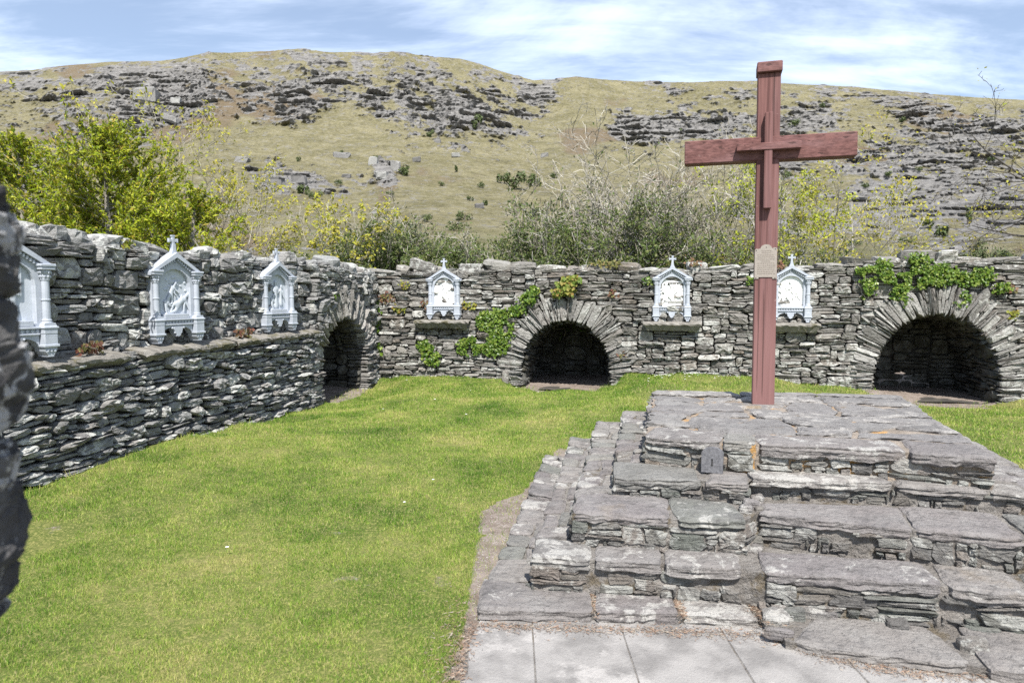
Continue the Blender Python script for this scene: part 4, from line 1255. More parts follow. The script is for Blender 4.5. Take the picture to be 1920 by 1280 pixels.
def kneeling(x, z, s_=1.0, f=1):
    return body((x, z + .08 * s_), (x + f * .025 * s_, z + .145 * s_), (x + f * .05 * s_, z + .20 * s_), ((x + f * .06 * s_, z + .12 * s_), (x + f * .10 * s_, z + .135 * s_)),
                ((x + f * .05 * s_, z + .11 * s_), (x + f * .085 * s_, z + .10 * s_)), ((x + f * .055 * s_, z + .05 * s_), (x + f * .02 * s_, z + .015)), ((x + f * .03 * s_, z + .02 * s_), (x - f * .05 * s_, z + .015)), s_)
def falling(x, z, s_=1.0, f=1):
    return body((x, z + .085 * s_), (x + f * .055 * s_, z + .125 * s_), (x + f * .10 * s_, z + .16 * s_), ((x + f * .09 * s_, z + .075 * s_), (x + f * .115 * s_, z + .02)),
                ((x + f * .06 * s_, z + .08 * s_), (x + f * .05 * s_, z + .02)), ((x - f * .045 * s_, z + .085 * s_), (x - f * .07 * s_, z + .02)), ((x - f * .02 * s_, z + .035 * s_), (x - f * .10 * s_, z + .02)), s_)
def leaning(x, z, s_=1.0, f=1):
    return body((x, z + .15 * s_), (x + f * .035 * s_, z + .20 * s_), (x + f * .065 * s_, z + .25 * s_), ((x + f * .075 * s_, z + .17 * s_), (x + f * .11 * s_, z + .14 * s_)),
                ((x + f * .04 * s_, z + .15 * s_), (x + f * .075 * s_, z + .115 * s_)), ((x + f * .02 * s_, z + .08 * s_), (x + f * .005, z + .015)), ((x - f * .03 * s_, z + .085 * s_), (x - f * .06 * s_, z + .02)), s_)

PZ0, PZ1, PHW, PSP = 0.275, 0.78, 0.195, 0.585            # white field: bottom, top of arch, half width, springing
def arch_pts(hw, z0, sp, top, n=13):
    return [(-hw, z0), (hw, z0)] + [(hw * math.cos(a), sp + (top - sp) * math.sin(a)) for a in np.linspace(0, math.pi, n)]
def plaque(W_, u, z, w_, label, panel_mat, figs, extras=(), turn=0.0):
    """W_: wall; u: centre; z: foot height; w_: where its back stands"""
    c, s_ = math.cos(turn), math.sin(turn)
    def xf(V):
        V = np.asarray(V, float)
        V = V * np.array([1, .78, 1]); x, y = V[:, 0] * c - V[:, 1] * s_, V[:, 0] * s_ + V[:, 1] * c
        return W_.P(u + x, z + V[:, 2], w_ - y)
    root = empty('relief_plaque', W_.P(u, z, w_), label, 'wall plaque', 'relief plaques along the walls')
    F = M_FRAME
    YB, YF = 0.0, -0.10
    # body: a gabled plate with an arched opening (built as a strip round the opening)
    out = [(-.30, .2), (.30, .2), (.30, .745), (0, .925), (-.30, .745)]
    inn = arch_pts(PHW, PZ0, PSP, PZ1)
    per = []
    for (x, zz_) in inn:                                             # outer point matching each inner one
        ang = math.atan2(zz_ - .52, x); best = None
        for (a, b) in zip(out, out[1:] + out[:1]):
            d = np.array([math.cos(ang), math.sin(ang)]); e = np.array(b) - np.array(a); den = d[0] * e[1] - d[1] * e[0]
            if abs(den) < 1e-9: continue
            q = np.array(a) - np.array([0, .52]); tt = (q[0] * e[1] - q[1] * e[0]) / den; ss = (q[0] * d[1] - q[1] * d[0]) / den
            if tt > 0 and -1e-6 <= ss <= 1 + 1e-6: best = (d[0] * tt, .52 + d[1] * tt) if best is None else best
        per.append(best)
    # corners of the outline must be kept
    I = np.array(inn); O = np.array(per); n = len(I)
    for cnr in out:
        k = int(np.argmin(np.hypot(O[:, 0] - cnr[0], O[:, 1] - cnr[1]))); O[k] = cnr
    V = np.concatenate([np.c_[O[:, 0], np.full(n, YB), O[:, 1]], np.c_[O[:, 0], np.full(n, YF), O[:, 1]], np.c_[I[:, 0] * 1.03, np.full(n, YF), I[:, 1]],
                        np.c_[I[:, 0], np.full(n, YF + .012), I[:, 1]], np.c_[I[:, 0], np.full(n, -.045), I[:, 1]]])
    i = np.arange(n); j = (i + 1) % n
    Q = np.concatenate([np.stack([i + k * n, i + (k + 1) * n, j + (k + 1) * n, j + k * n], 1) for k in range(4)])
    obj('body', xf(V), [Q], F, root)
    mb = MB().prism(arch_pts(PHW + .01, PZ0 - .01, PSP, PZ1 + .008), -.02, -.048)
    field = mb.obj('relief_field', panel_mat, root, xf=xf)
    MB().prism([(-.165, PZ0), (.165, PZ0), (.13, PZ0 + .028), (-.1, PZ0 + .036), (-.15, PZ0 + .02)], -.047, -.085).obj('relief_ground', panel_mat, root, xf=xf)
    for k, fg in enumerate(figs):
        FB.add('figure', fg[0], fg[1], root, lambda V: xf(np.c_[V[:, 0] * 1.22, (V[:, 1] + .02) * .62 - .060, (V[:, 2]) * 1.22 + PZ0 + .01]), panel_mat)
    for ex in extras:
        if ex[0] == 'beam':
            (x0, z0), (x1, z1), t = ex[1:]
            d = np.array([x1 - x0, z1 - z0]); d /= np.linalg.norm(d); nn = np.array([-d[1], d[0]]) * t
            MB().prism([(x0 - nn[0], z0 - nn[1]), (x1 - nn[0], z1 - nn[1]), (x1 + nn[0], z1 + nn[1]), (x0 + nn[0], z0 + nn[1])], -.047, -.07).obj('carved_beam', panel_mat, root, xf=xf)
        if ex[0] == 'tree':
            rg = np.random.default_rng(8); mb = MB()
            for _ in range(34):
                x, z_ = ex[1] + rg.normal(0, .055), ex[2] + rg.normal(0, .04)
                Vb, Pb = boulder((x, -.05, z_), (.035, .02, .028), rg, n=6, m=4); mb.add(Vb, Pb)
            mb.box(ex[1] - .01, ex[1] + .01, -.06, -.047, PZ0 + .03, ex[2])
            tag(mb.obj('carved_tree', panel_mat, root, xf=xf), kind='stuff')
    # raking gable mouldings with dentils
    mb = MB()
    for sg in (-1, 1):
        a, b = np.array([sg * .345, .742]), np.array([0, .955])
        d = (b - a) / np.linalg.norm(b - a); nn = np.array([-d[1], d[0]]) * sg * -1
        q = [a + nn * 0, b, b + np.array([0, -.052]), a + np.array([0, -.034])]
        q = [(p[0], p[1]) for p in q]
        mb.prism(q if sg > 0 else q[::-1], .012, -.155)
    mb.obj('gable_moulding', F, root, xf=xf)
    mb = MB()
    for sg in (-1, 1):
        for k in range(11):
            t = (k + .6) / 11.6; x, zc = sg * .30 * (1 - t), .705 + .197 * t
            mb.box(x - .008, x + .008, -.135, -.098, zc - .022, zc + .004)
    tag(mb.obj('dentils', F, root, xf=xf), kind='stuff')
    MB().prism([(.02 * math.cos(a) * (1 + .25 * math.cos(4 * a)), .845 + .02 * math.sin(a) * (1 + .25 * math.cos(4 * a))) for a in np.linspace(0, 2 * math.pi, 17)[:-1]], -.098, -.108).obj('quatrefoil', F, root, xf=xf)
    MB().prism([(.008 * math.cos(a), .845 + .009 * math.sin(a)) for a in np.linspace(0, 2 * math.pi, 5)[:-1]], -.1, -.1095).obj('quatrefoil_eye', M_HOLE, root, xf=xf)
    # finial cross
    MB().prism([(-.045, .925), (.045, .925), (.022, .985), (.015, 1.05), (-.015, 1.05), (-.022, .985)], -.11, -.055) \
        .box(-.016, .016, -.098, -.066, 1.045, 1.135, .003).box(-.055, .055, -.096, -.068, 1.068, 1.098, .003) \
        .box(-.022, .022, -.10, -.064, 1.125, 1.14, .002).box(-.06, -.048, -.10, -.064, 1.062, 1.104, .002).box(.048, .06, -.10, -.064, 1.062, 1.104, .002) \
        .obj('finial_cross', F, root, xf=xf)
    for sg in (-1, 1):
        x = sg * .268
        MB().lathe(x, -.125, [(.042, .275), (.042, .285), (.036, .292), (.040, .30), (.033, .31), (.031, .46), (.037, .463), (.037, .472), (.031, .475), (.030, .625), (.036, .63), (.036, .638)], 14).obj('column', F, root, False, xf=xf)
        mb = MB().lathe(x, -.125, [(.034, .636), (.040, .66), (.038, .672), (.048, .70), (.046, .71)], 10).box(x - .058, x + .058, -.185, 0.005, .712, .738, .004).box(x - .066, x + .066, -.193, .01, .738, .762, .005)
        for k in range(9):
            a = k * 2 * math.pi / 9
            for zc, r in ((.655, .040), (.688, .046)):
                Vb, Pb = boulder((x + r * math.cos(a), -.125 + r * math.sin(a), zc - .008), (.018, .018, .022), np.random.default_rng(k), n=5, m=3, rough=.02); mb.add(Vb, Pb)
        mb.obj('capital', F, root, xf=xf)
        MB().box(x - .058, x + .058, -.185, .0, .185, .255, .006).box(x - .066, x + .066, -.193, .004, .232, .248, .004).prism([(x - .055, .25), (x + .055, .25), (x + .045, .278), (x - .045, .278)], 0, -.175) \
            .box(x - .056, x + .056, -.183, .0, .095, .185, .005).box(x - .066, x + .066, -.193, .004, .08, .102, .004).obj('pedestal', F, root, xf=xf)
        mb = MB().prism([(x - .055, .08), (x - .048, .045), (x - .022, .012), (x - .022, 0), (x + .022, 0), (x + .022, .012), (x + .048, .045), (x + .055, .08)], -.01, -.17)
        for k in range(3):
            Vb, Pb = boulder((x - .03 + .03 * k, -.172, .035), (.026, .022, .03), np.random.default_rng(k + 5), n=6, m=4, rough=.06); mb.add(Vb, Pb)
        mb.obj('foot_corbel', F, root, xf=xf)
    # string course with a row of little lozenges
    mb = MB().box(-.205, .205, -.145, 0, .232, .25, .004).box(-.205, .205, -.135, 0, .182, .196, .003).box(-.205, .205, -.118, 0, .196, .232)
    for k in range(10):
        x = -.185 + k * .041
        mb.prism([(x - .016, .214), (x, .199), (x + .016, .214), (x, .229)], -.117, -.132)
    mb.obj('string_course', F, root, xf=xf)
    ap = [(.205, .184), (-.205, .184), (-.205, .085)] + [(-.2 + .155 * (1 - math.cos(a)), .085 + .075 * math.sin(a)) for a in np.linspace(0.05, math.pi / 2, 7)] + \
         [(.2 - .155 * (1 - math.cos(a)), .085 + .075 * math.sin(a)) for a in np.linspace(math.pi / 2, .05, 7)] + [(.205, .085)]
    MB().prism(ap[::-1], -.0, -.11).obj('arched_apron', F, root, xf=xf)
    mb = MB().prism([(-.062, .165), (-.05, .12), (-.03, .085), (0, .055), (.03, .085), (.05, .12), (.062, .165)], -.03, -.135)
    for sg in (-1, 1):
        for (x, zc, s2) in ((.05, .15, .03), (.075, .155, .022), (.04, .105, .022), (.02, .075, .02)):
            Vb, Pb = boulder((sg * x, -.115, zc - .012), (s2, .05, s2), np.random.default_rng(2), n=6, m=4, rough=.06); mb.add(Vb, Pb)
    mb.obj('pendant', F, root, xf=xf)
    ins = MB().box(-.16, .16, -.125, -.09, .252, .30, .003).obj('inscription_plate', panel_mat if panel_mat is M_PANEL else F, root, xf=xf)
    mb = MB(); rg = random.Random(int(abs(u) * 100))
    for zc in (.283, .264):
        x = -.14
        while x < .125:
            l_ = rg.uniform(.008, .022); mb.box(x, x + l_, -.1262, -.1248, zc, zc + .008); x += l_ + .005
    mb.obj('inscription_lines', M_INK, ins, xf=xf)
    return root
TURN = math.radians(-11)
def LU(px, py, w_): return LEFT.on(px, py, w_)[0]
plaque(LEFT, LU(318, 437, -.11) - 2.0, 1.13, -.13, 'blue-grey framed plaque half hidden by the blurred foreground stones, a robed figure in it', M_PANEL_SHADED,
       [standing(.03, .0, 1.05, 0.01), standing(-.07, 0, .95, -.01, 'reach')], [('beam', (.09, .5), (.10, .74), .010)], TURN)
plaque(LEFT, LU(318, 437, -.11), 1.13, -.13, 'blue-grey framed plaque with reclining figures below a carved tree, on the long ledge', M_PANEL_SHADED,
       [falling(.045, .0, 1.15, 1), leaning(-.03, .07, .85, 1), kneeling(-.095, 0.0, .8, 1)], [('tree', .02, .60)], TURN)
plaque(LEFT, LU(513, 455, -.11), 1.13, -.13, 'blue-grey framed plaque with a standing mother and children, beside the narrow arch', M_PANEL_SHADED,
       [standing(-.01, 0.0, 1.2, 0.0), standing(.075, .02, .95, 0.01, 'reach'), kneeling(-.085, 0, .85, 1)], (), TURN)
def BU(px): return BACK.on(px, 560, 0.08)[0]
plaque(BACK, BU(830.5), 1.165, -.06, 'white plaque on a short ledge next to the big ivy patch', M_PANEL,
       [falling(.02, 0, 1.2, -1), leaning(.03, .09, .85, -1), kneeling(-.1, .03, .85, 1)], [('beam', (-.1, .47), (.11, .56), .009)])
plaque(BACK, BU(1260), 1.165, -.06, 'white crowded relief plaque on a short ledge between the middle arch and the cross', M_PANEL,
       [falling(.0, 0, 1.2, -1), standing(-.09, .03, 1.0, .01, 'reach'), leaning(.09, .03, 1.0, -1), standing(.0, .10, .85, 0.0, 'up'), kneeling(.1, 0, .7, -1)], [('beam', (-.03, .40), (.12, .62), .010)])
plaque(BACK, BU(1484), 1.165, -.06, 'white plaque partly covered by the post of the big wooden cross', M_PANEL,
       [falling(-.02, 0, 1.3, -1), leaning(.06, .06, 1.05, -1), standing(-.1, .05, .9, 0.0, 'up')], [('beam', (-.13, .36), (.11, .66), .011), ('beam', (-.05, .60), (.10, .43), .009)])
FB.bake()
# ------------------------------------------------------------------ leaves, ivy and small wall plants
def leaf_quads(C, Nn, size, R, asp=0.62, fold=0.15, up=None):
    """one folded leaf (two triangles each side) at every centre C, facing Nn"""
    n = len(C)
    size = np.broadcast_to(size, (n,))
    Nn = Nn / (np.linalg.norm(Nn, axis=1)[:, None] + 1e-9)
    t = R.normal(0, 1, (n, 3)) if up is None else up + R.normal(0, .45, (n, 3))
    T = t - Nn * (t * Nn).sum(1)[:, None]; T /= np.linalg.norm(T, axis=1)[:, None] + 1e-9
    B = np.cross(Nn, T)
    a = (size * 0.5)[:, None]; b = (size * 0.5 * asp)[:, None]
    V = np.stack([C - T * a, C + B * b * 1.0 - T * a * .15 + Nn * b * fold, C + T * a, C - B * b - T * a * .15 + Nn * b * fold], 1).reshape(-1, 3)
    k = np.arange(n)[:, None] * 4
    return V, [np.concatenate([k + np.array([0, 1, 2]), k + np.array([0, 2, 3])])]
def ivy(W_, wf, blobs, n, size, R, label, mat=M_IVY, cat='ivy', name='ivy', group=None, stems=8, dens=-0.34, lift=(.02, .11), arches=()):
    tot = np.array([b[2] * b[3] for b in blobs]); tot = tot / tot.sum()
    ub, vb = np.mean([b[0] for b in blobs]), np.min([b[1] - b[3] for b in blobs])
    root = empty(name, W_.P(ub, vb, 0.05), label, cat, group)
    pick = R.choice(len(blobs), n, p=tot)
    B = np.array(blobs)[pick]
    ang = R.uniform(0, 2 * np.pi, n); rad = np.sqrt(R.uniform(0, 1, n))
    lump = 0.75 + 0.5 * n2(np.cos(ang) * 1.3 + pick * 7.7, np.sin(ang) * 1.3, 15, 2)
    u = R.normal(0, .035, n) + B[:, 0] + B[:, 2] * rad ** .8 * np.cos(ang) * lump; v = R.normal(0, .025, n) + B[:, 1] + B[:, 3] * rad * np.sin(ang) * lump
    keep = (n2(u * 5, v * 5, 18, 2) > dens) | (n < 200)
    for A in arches: keep &= ~(np.abs(u - A.c) < A.half(v, -0.05))
    u, v = u[keep], v[keep]; m = len(u)
    w_ = np.array([wf(a, b) for a, b in zip(u, v)]) + R.uniform(*lift, m)
    C = W_.P(u, v, w_)
    Nn = np.array([W_.N[0], W_.N[1], 0.35]) + R.normal(0, .38, (m, 3))
    V, P = leaf_quads(C, Nn, R.uniform(.65, 1.25, m) * size, R, .95, .2, np.array([0, 0, -1.0]))
    tag(obj('foliage', V, P, mat, root), kind='stuff')
    mb = MB(); mb.add(*tube(W_.P(np.array([ub, ub + .02, ub + .03]), np.array([vb, vb + .04, vb + .08]), np.array([wf(ub, vb)] * 3) + .04), [.005, .004, .003], 4))
    for k in range(stems):
        b = blobs[R.integers(len(blobs))]; p0 = (b[0] + R.normal(0, b[2] * .3), b[1] - b[3]); p1 = (b[0] + R.normal(0, b[2] * .6), b[1] + b[3] * .8)
        if any(abs(p[0] - A.c) < A.a + .1 for A in ARCHES_BACK for p in (p0, p1) if p[1] < 1.35): continue
        t = np.linspace(0, 1, 8); uu = p0[0] + (p1[0] - p0[0]) * t + R.normal(0, .02, 8); vv = p0[1] + (p1[1] - p0[1]) * t
        mb.add(*tube(W_.P(uu, vv, np.array([wf(a, c) for a, c in zip(uu, vv)]) + .045), np.linspace(.008, .003, 8), 4))
    mb.obj('stem', M_BARK, root)
    return root
ARCHES_BACK = (A_MID, A_RIGHT)
R = np.random.default_rng(31)
def bpx(px, py, w_=0.03): return BACK.on(px, py, w_)
def blob(px, py, rx, ry, W_=BACK):
    u, v = W_.on(px, py, 0.03); u2, v2 = W_.on(px + rx, py - ry, 0.03); return (u, v, u2 - u, max(.03, v2 - v))
ivy(BACK, bw_off, [blob(922, 605, 42, 34), blob(890, 646, 44, 26), blob(928, 648, 32, 24), blob(965, 583, 22, 12), (blob(990, 560, 14, 14)), blob(945, 625, 20, 28)], 3400, .052, R, 'dense glossy green ivy patch climbing beside the middle arch', arches=(A_MID,))
ivy(BACK, bw_off, [blob(800, 655, 14, 26), blob(812, 672, 16, 16), blob(790, 648, 10, 10)], 620, .056, R, 'small ivy clump low on the wall under the ledge near the corner', stems=3)
ivy(BACK, lambda u, v: bw_off(u, v) + .03, [blob(1640, 505, 45, 26), blob(1700, 520, 60, 30), blob(1760, 515, 50, 28), blob(1830, 520, 45, 22), (blob(1690, 558, 22, 20)), blob(1800, 560, 26, 14), blob(1720, 488, 30, 12), blob(1880, 540, 20, 10), blob(1625, 540, 18, 18)], 4600, .046, R, 'wide ragged ivy spreading over the crown of the large arch', arches=(A_RIGHT,), stems=26, dens=-0.04)
ivy(BACK, bw_off, [blob(704, 600, 6, 40), blob(708, 655, 8, 22), blob(700, 568, 7, 18)], 150, .075, R, 'thin ivy strand hanging in the corner beside the narrow arch', stems=3)
ivy(BACK, lambda u, v: bw_off(u, v) + .04, [blob(1064, 538, 18, 22), blob(1050, 548, 12, 12), blob(1078, 525, 12, 8)], 420, .075, R, 'leafy tuft of plants rooted on top of the middle arch', leaf_mat('tuft_leaves', [(.10, .17, .03), (.16, .22, .04), (.24, .25, .05), (.30, .2, .06)]), 'plant', 'wall_plant', stems=5, lift=(.02, .22), arches=(A_MID,))
ivy(BACK, lambda u, v: bw_off(u, v) + .03, [blob(1000, 548, 9, 14), blob(996, 560, 10, 8)], 110, .075, R, 'small green sprig on the shoulder of the middle arch', M_IVY, 'plant', 'wall_plant', stems=2, lift=(.02, .12))
GW = 'little plants growing from the wall joints'
for px, py, rx, ry, mat, n, lab in ((757, 534, 10, 8, M_FERN, 90, 'yellow fern tuft in the wall left of the plaque by the corner'), (722, 560, 16, 12, M_RED, 120, 'reddish plants in the corner over the narrow arch'),
        (748, 580, 16, 6, M_FERN, 80, 'low yellow moss row under the fern near the corner'), (880, 573, 18, 6, M_FERN, 90, 'yellow-green creeper between plaque ledge and ivy'),
        (795, 572, 10, 5, M_RED, 40, 'red leaf sprig touching the plaque near the corner'), (1148, 551, 8, 9, M_RED, 60, 'red and yellow sprig on the wall past the middle arch'), (1215, 527, 9, 6, M_IVY, 50, 'green leaf tuft beside the crowded white plaque'),
        (1165, 668, 12, 10, M_RED, 50, 'reddish creeper beside the foot of the middle arch'), (1465, 500, 8, 16, M_RED, 60, 'dark red creeper between the cross post and the plaque'), (1408, 525, 8, 10, M_IVY, 55, 'ivy sprig just left of the cross post'),
        (1300, 493, 14, 6, M_RED, 45, 'rust-coloured moss on the coping near the crowded plaque'), (1135, 495, 40, 6, M_UNDER, 120, 'yellow-green moss and creeper on the coping over the middle arch'), (1905, 590, 10, 9, M_FERN, 60, 'yellow fern at the edge of the large arch'), (1890, 540, 18, 5, M_RED, 60, 'orange moss beside the wide ivy')):
    ivy(BACK, lambda u, v: bw_off(u, v) + .01, [blob(px, py, rx, ry)], int(n * .7), .05, R, lab, mat, 'plant', 'wall_plant', GW, 1, lift=(.0, .08))
def lblob(px, py, rx, ry, w_=-.05):
    u, v = LEFT.on(px, py, w_); u2, v2 = LEFT.on(px + rx, py - ry, w_); return (u, v, abs(u2 - u), max(.02, v2 - v))
for px, py, rx, ry, mat, n, lab in ((165, 652, 22, 4, M_RED, 90, 'red stonecrop on the ledge by the half hidden plaque'), (455, 624, 20, 4, M_RED, 80, 'red and orange moss on the ledge before the mother and children plaque'),
                                    (222, 460, 6, 4, M_FERN, 25, 'tiny yellow-green tuft high on the long wall'), (617, 557, 6, 6, M_IVY, 40, 'green tuft on the ring of the narrow arch'), (712, 640, 5, 26, M_IVY, 40, 'ivy leaves trailing down the narrow arch jamb')):
    ivy(LEFT, lambda u, v: -.05 if v < 1.3 else .03, [lblob(px, py, rx, ry)], n, .05, R, lab, mat, 'plant', 'wall_plant', GW, 1, lift=(.0, .05))

# ------------------------------------------------------------------ lawn blades and daisies
R = np.random.default_rng(42)
def scatter(n, x0, x1, y0, y1):
    return R.uniform(x0, x1, n), R.uniform(y0, y1, n)
def lawn_ok(x, y, keep_bare=0.12):
    b = bare_mask(x, y)
    ok = (R.uniform(0, 1, len(x)) > b * (1 - keep_bare) * 1.0)
    ok &= ~in_poly(x, y, PLAT_POLY) & ~in_poly(x, y, PATH_POLY)
    ul, wl = LEFT.uw(x, y); ub, wb = BACK.uw(x, y)
    inl = (wl > 0.05 + 0.045) | ((np.abs(ul - A_LEFT.c) < A_LEFT.a) & (wl > -.3)) 
    inb = (wb > 0.04) | ((np.abs(ub - A_MID.c) < A_MID.a) & (wb > -.2)) | ((np.abs(ub - A_RIGHT.c) < A_RIGHT.a) & (wb > -.2))
    inl |= ul > 2.6
    return ok & inl & inb
BV, BP = [], []
def blades(n, x0, x1, y0, y1, L, wd, spread=0.75):
    x, y = scatter(n, x0, x1, y0, y1)
    d = np.hypot(x, y)
    vis = np.abs(x / np.maximum(y, .1)) < 0.86
    ok = vis & lawn_ok(x, y); x, y = x[ok], y[ok]; n = len(x)
    clump = 0.75 + 0.5 * n2(x * 3.1, y * 3.1, 51, 3) + 0.6 * n2(x * 13, y * 13, 52, 2)
    ul, wl = LEFT.uw(x, y); ub, wb = BACK.uw(x, y)
    nearw = np.maximum(np.clip(1 - (wl - .08) / .16, 0, 1) * (ul < -0.1), np.clip(1 - wb / .2, 0, 1) * 0.6)
    l = R.uniform(*L, n) * np.clip(clump, .3, 1.8) * (1 + 1.6 * nearw * R.uniform(0, 1, n))
    a = R.uniform(0, 2 * np.pi, n); lean = R.uniform(.15, spread, n)
    wdt = wd * R.uniform(.7, 1.3, n)
    b = np.c_[x, y, gz(x, y) - 0.004]
    ca, sa = np.cos(a), np.sin(a)
    tip = b + np.c_[ca * lean * l, sa * lean * l, np.sqrt(np.maximum(0.05, 1 - lean ** 2)) * l]
    a2 = R.uniform(0, 2 * np.pi, n); side = np.c_[np.cos(a2) * wdt, np.sin(a2) * wdt, np.zeros(n)]
    BV.append(np.stack([b - side, b + side, tip], 1).reshape(-1, 3))
blades(150000, -2.9, 0.3, 2.5, 4.6, (.018, .042), .0016, .9)
blades(190000, -4.6, 0.9, 4.6, 7.5, (.020, .045), .0023, .9)
blades(170000, -5.0, 1.9, 7.5, 11.0, (.022, .05), .0034, .85)
blades(90000, -3.2, 2.8, 11.0, 13.4, (.025, .055), .0045, .8)
blades(110000, 1.6, 9.5, 6.0, 12.4, (.025, .06), .0045, .8)
blades(30000, 2.8, 6.0, 3.3, 6.0, (.02, .045), .003, .8)
# ragged longer grass against the foot of the walls
x, y = [], []
V = np.concatenate(BV); tag(obj('grass', V, [np.arange(len(V)).reshape(-1, 3)], M_BLADE, None, center=False), kind='stuff')
# daisies
M_PETAL = simple_mat('daisy_petals', (.8, .8, .78), (.84, .84, .82), 5, .6, 0)
mb = MB()
spots = []
for px, py, n, sx, sy in ((1237, 708, 16, 14, 9), (1295, 705, 12, 16, 9), (1345, 715, 16, 22, 6), (1325, 722, 8, 30, 3), (1270, 716, 6, 30, 6), (1010, 690, 3, 30, 12), (700, 720, 5, 60, 12), (860, 760, 4, 90, 20), (760, 945, 1, 3, 3), (170, 897, 2, 3, 2), (280, 848, 1, 2, 2), (430, 1040, 1, 2, 2), (860, 900, 1, 40, 20)):
    for _ in range(n):
        z = .02
        for it in range(4):
            p = at_z(px + R.normal(0, sx), py + R.normal(0, sy), .02) if it == 0 else p
        zz_ = float(gz(p[0], p[1])) if p[1] < 13.2 else 0
        if py < 730: 
            u = BACK.on(px + R.normal(0, sx), 700, 0)[0]; p = BACK.P(u, 0, abs(R.normal(.1, .22 if n > 4 else .5)) + .1); zz_ = float(gz(p[0], p[1]))
        spots.append((p[0], p[1], zz_ + R.uniform(.03, .06)))
for x, y, z in spots:
    a = np.linspace(0, 2 * np.pi, 7)[:-1]; r = R.uniform(.008, .014) if y < 9 else R.uniform(.012, .02)
    V = np.concatenate([np.c_[x + r * np.cos(a), y + r * np.sin(a), np.full(6, z + .003)], [[x, y, z]]])
    mb.add(V + np.array([0, 0, 0]), [np.stack([np.arange(6), (np.arange(6) + 1) % 6, np.full(6, 6)], 1)])
tag(mb.obj('daisies', M_PETAL, None, center=False), kind='stuff')
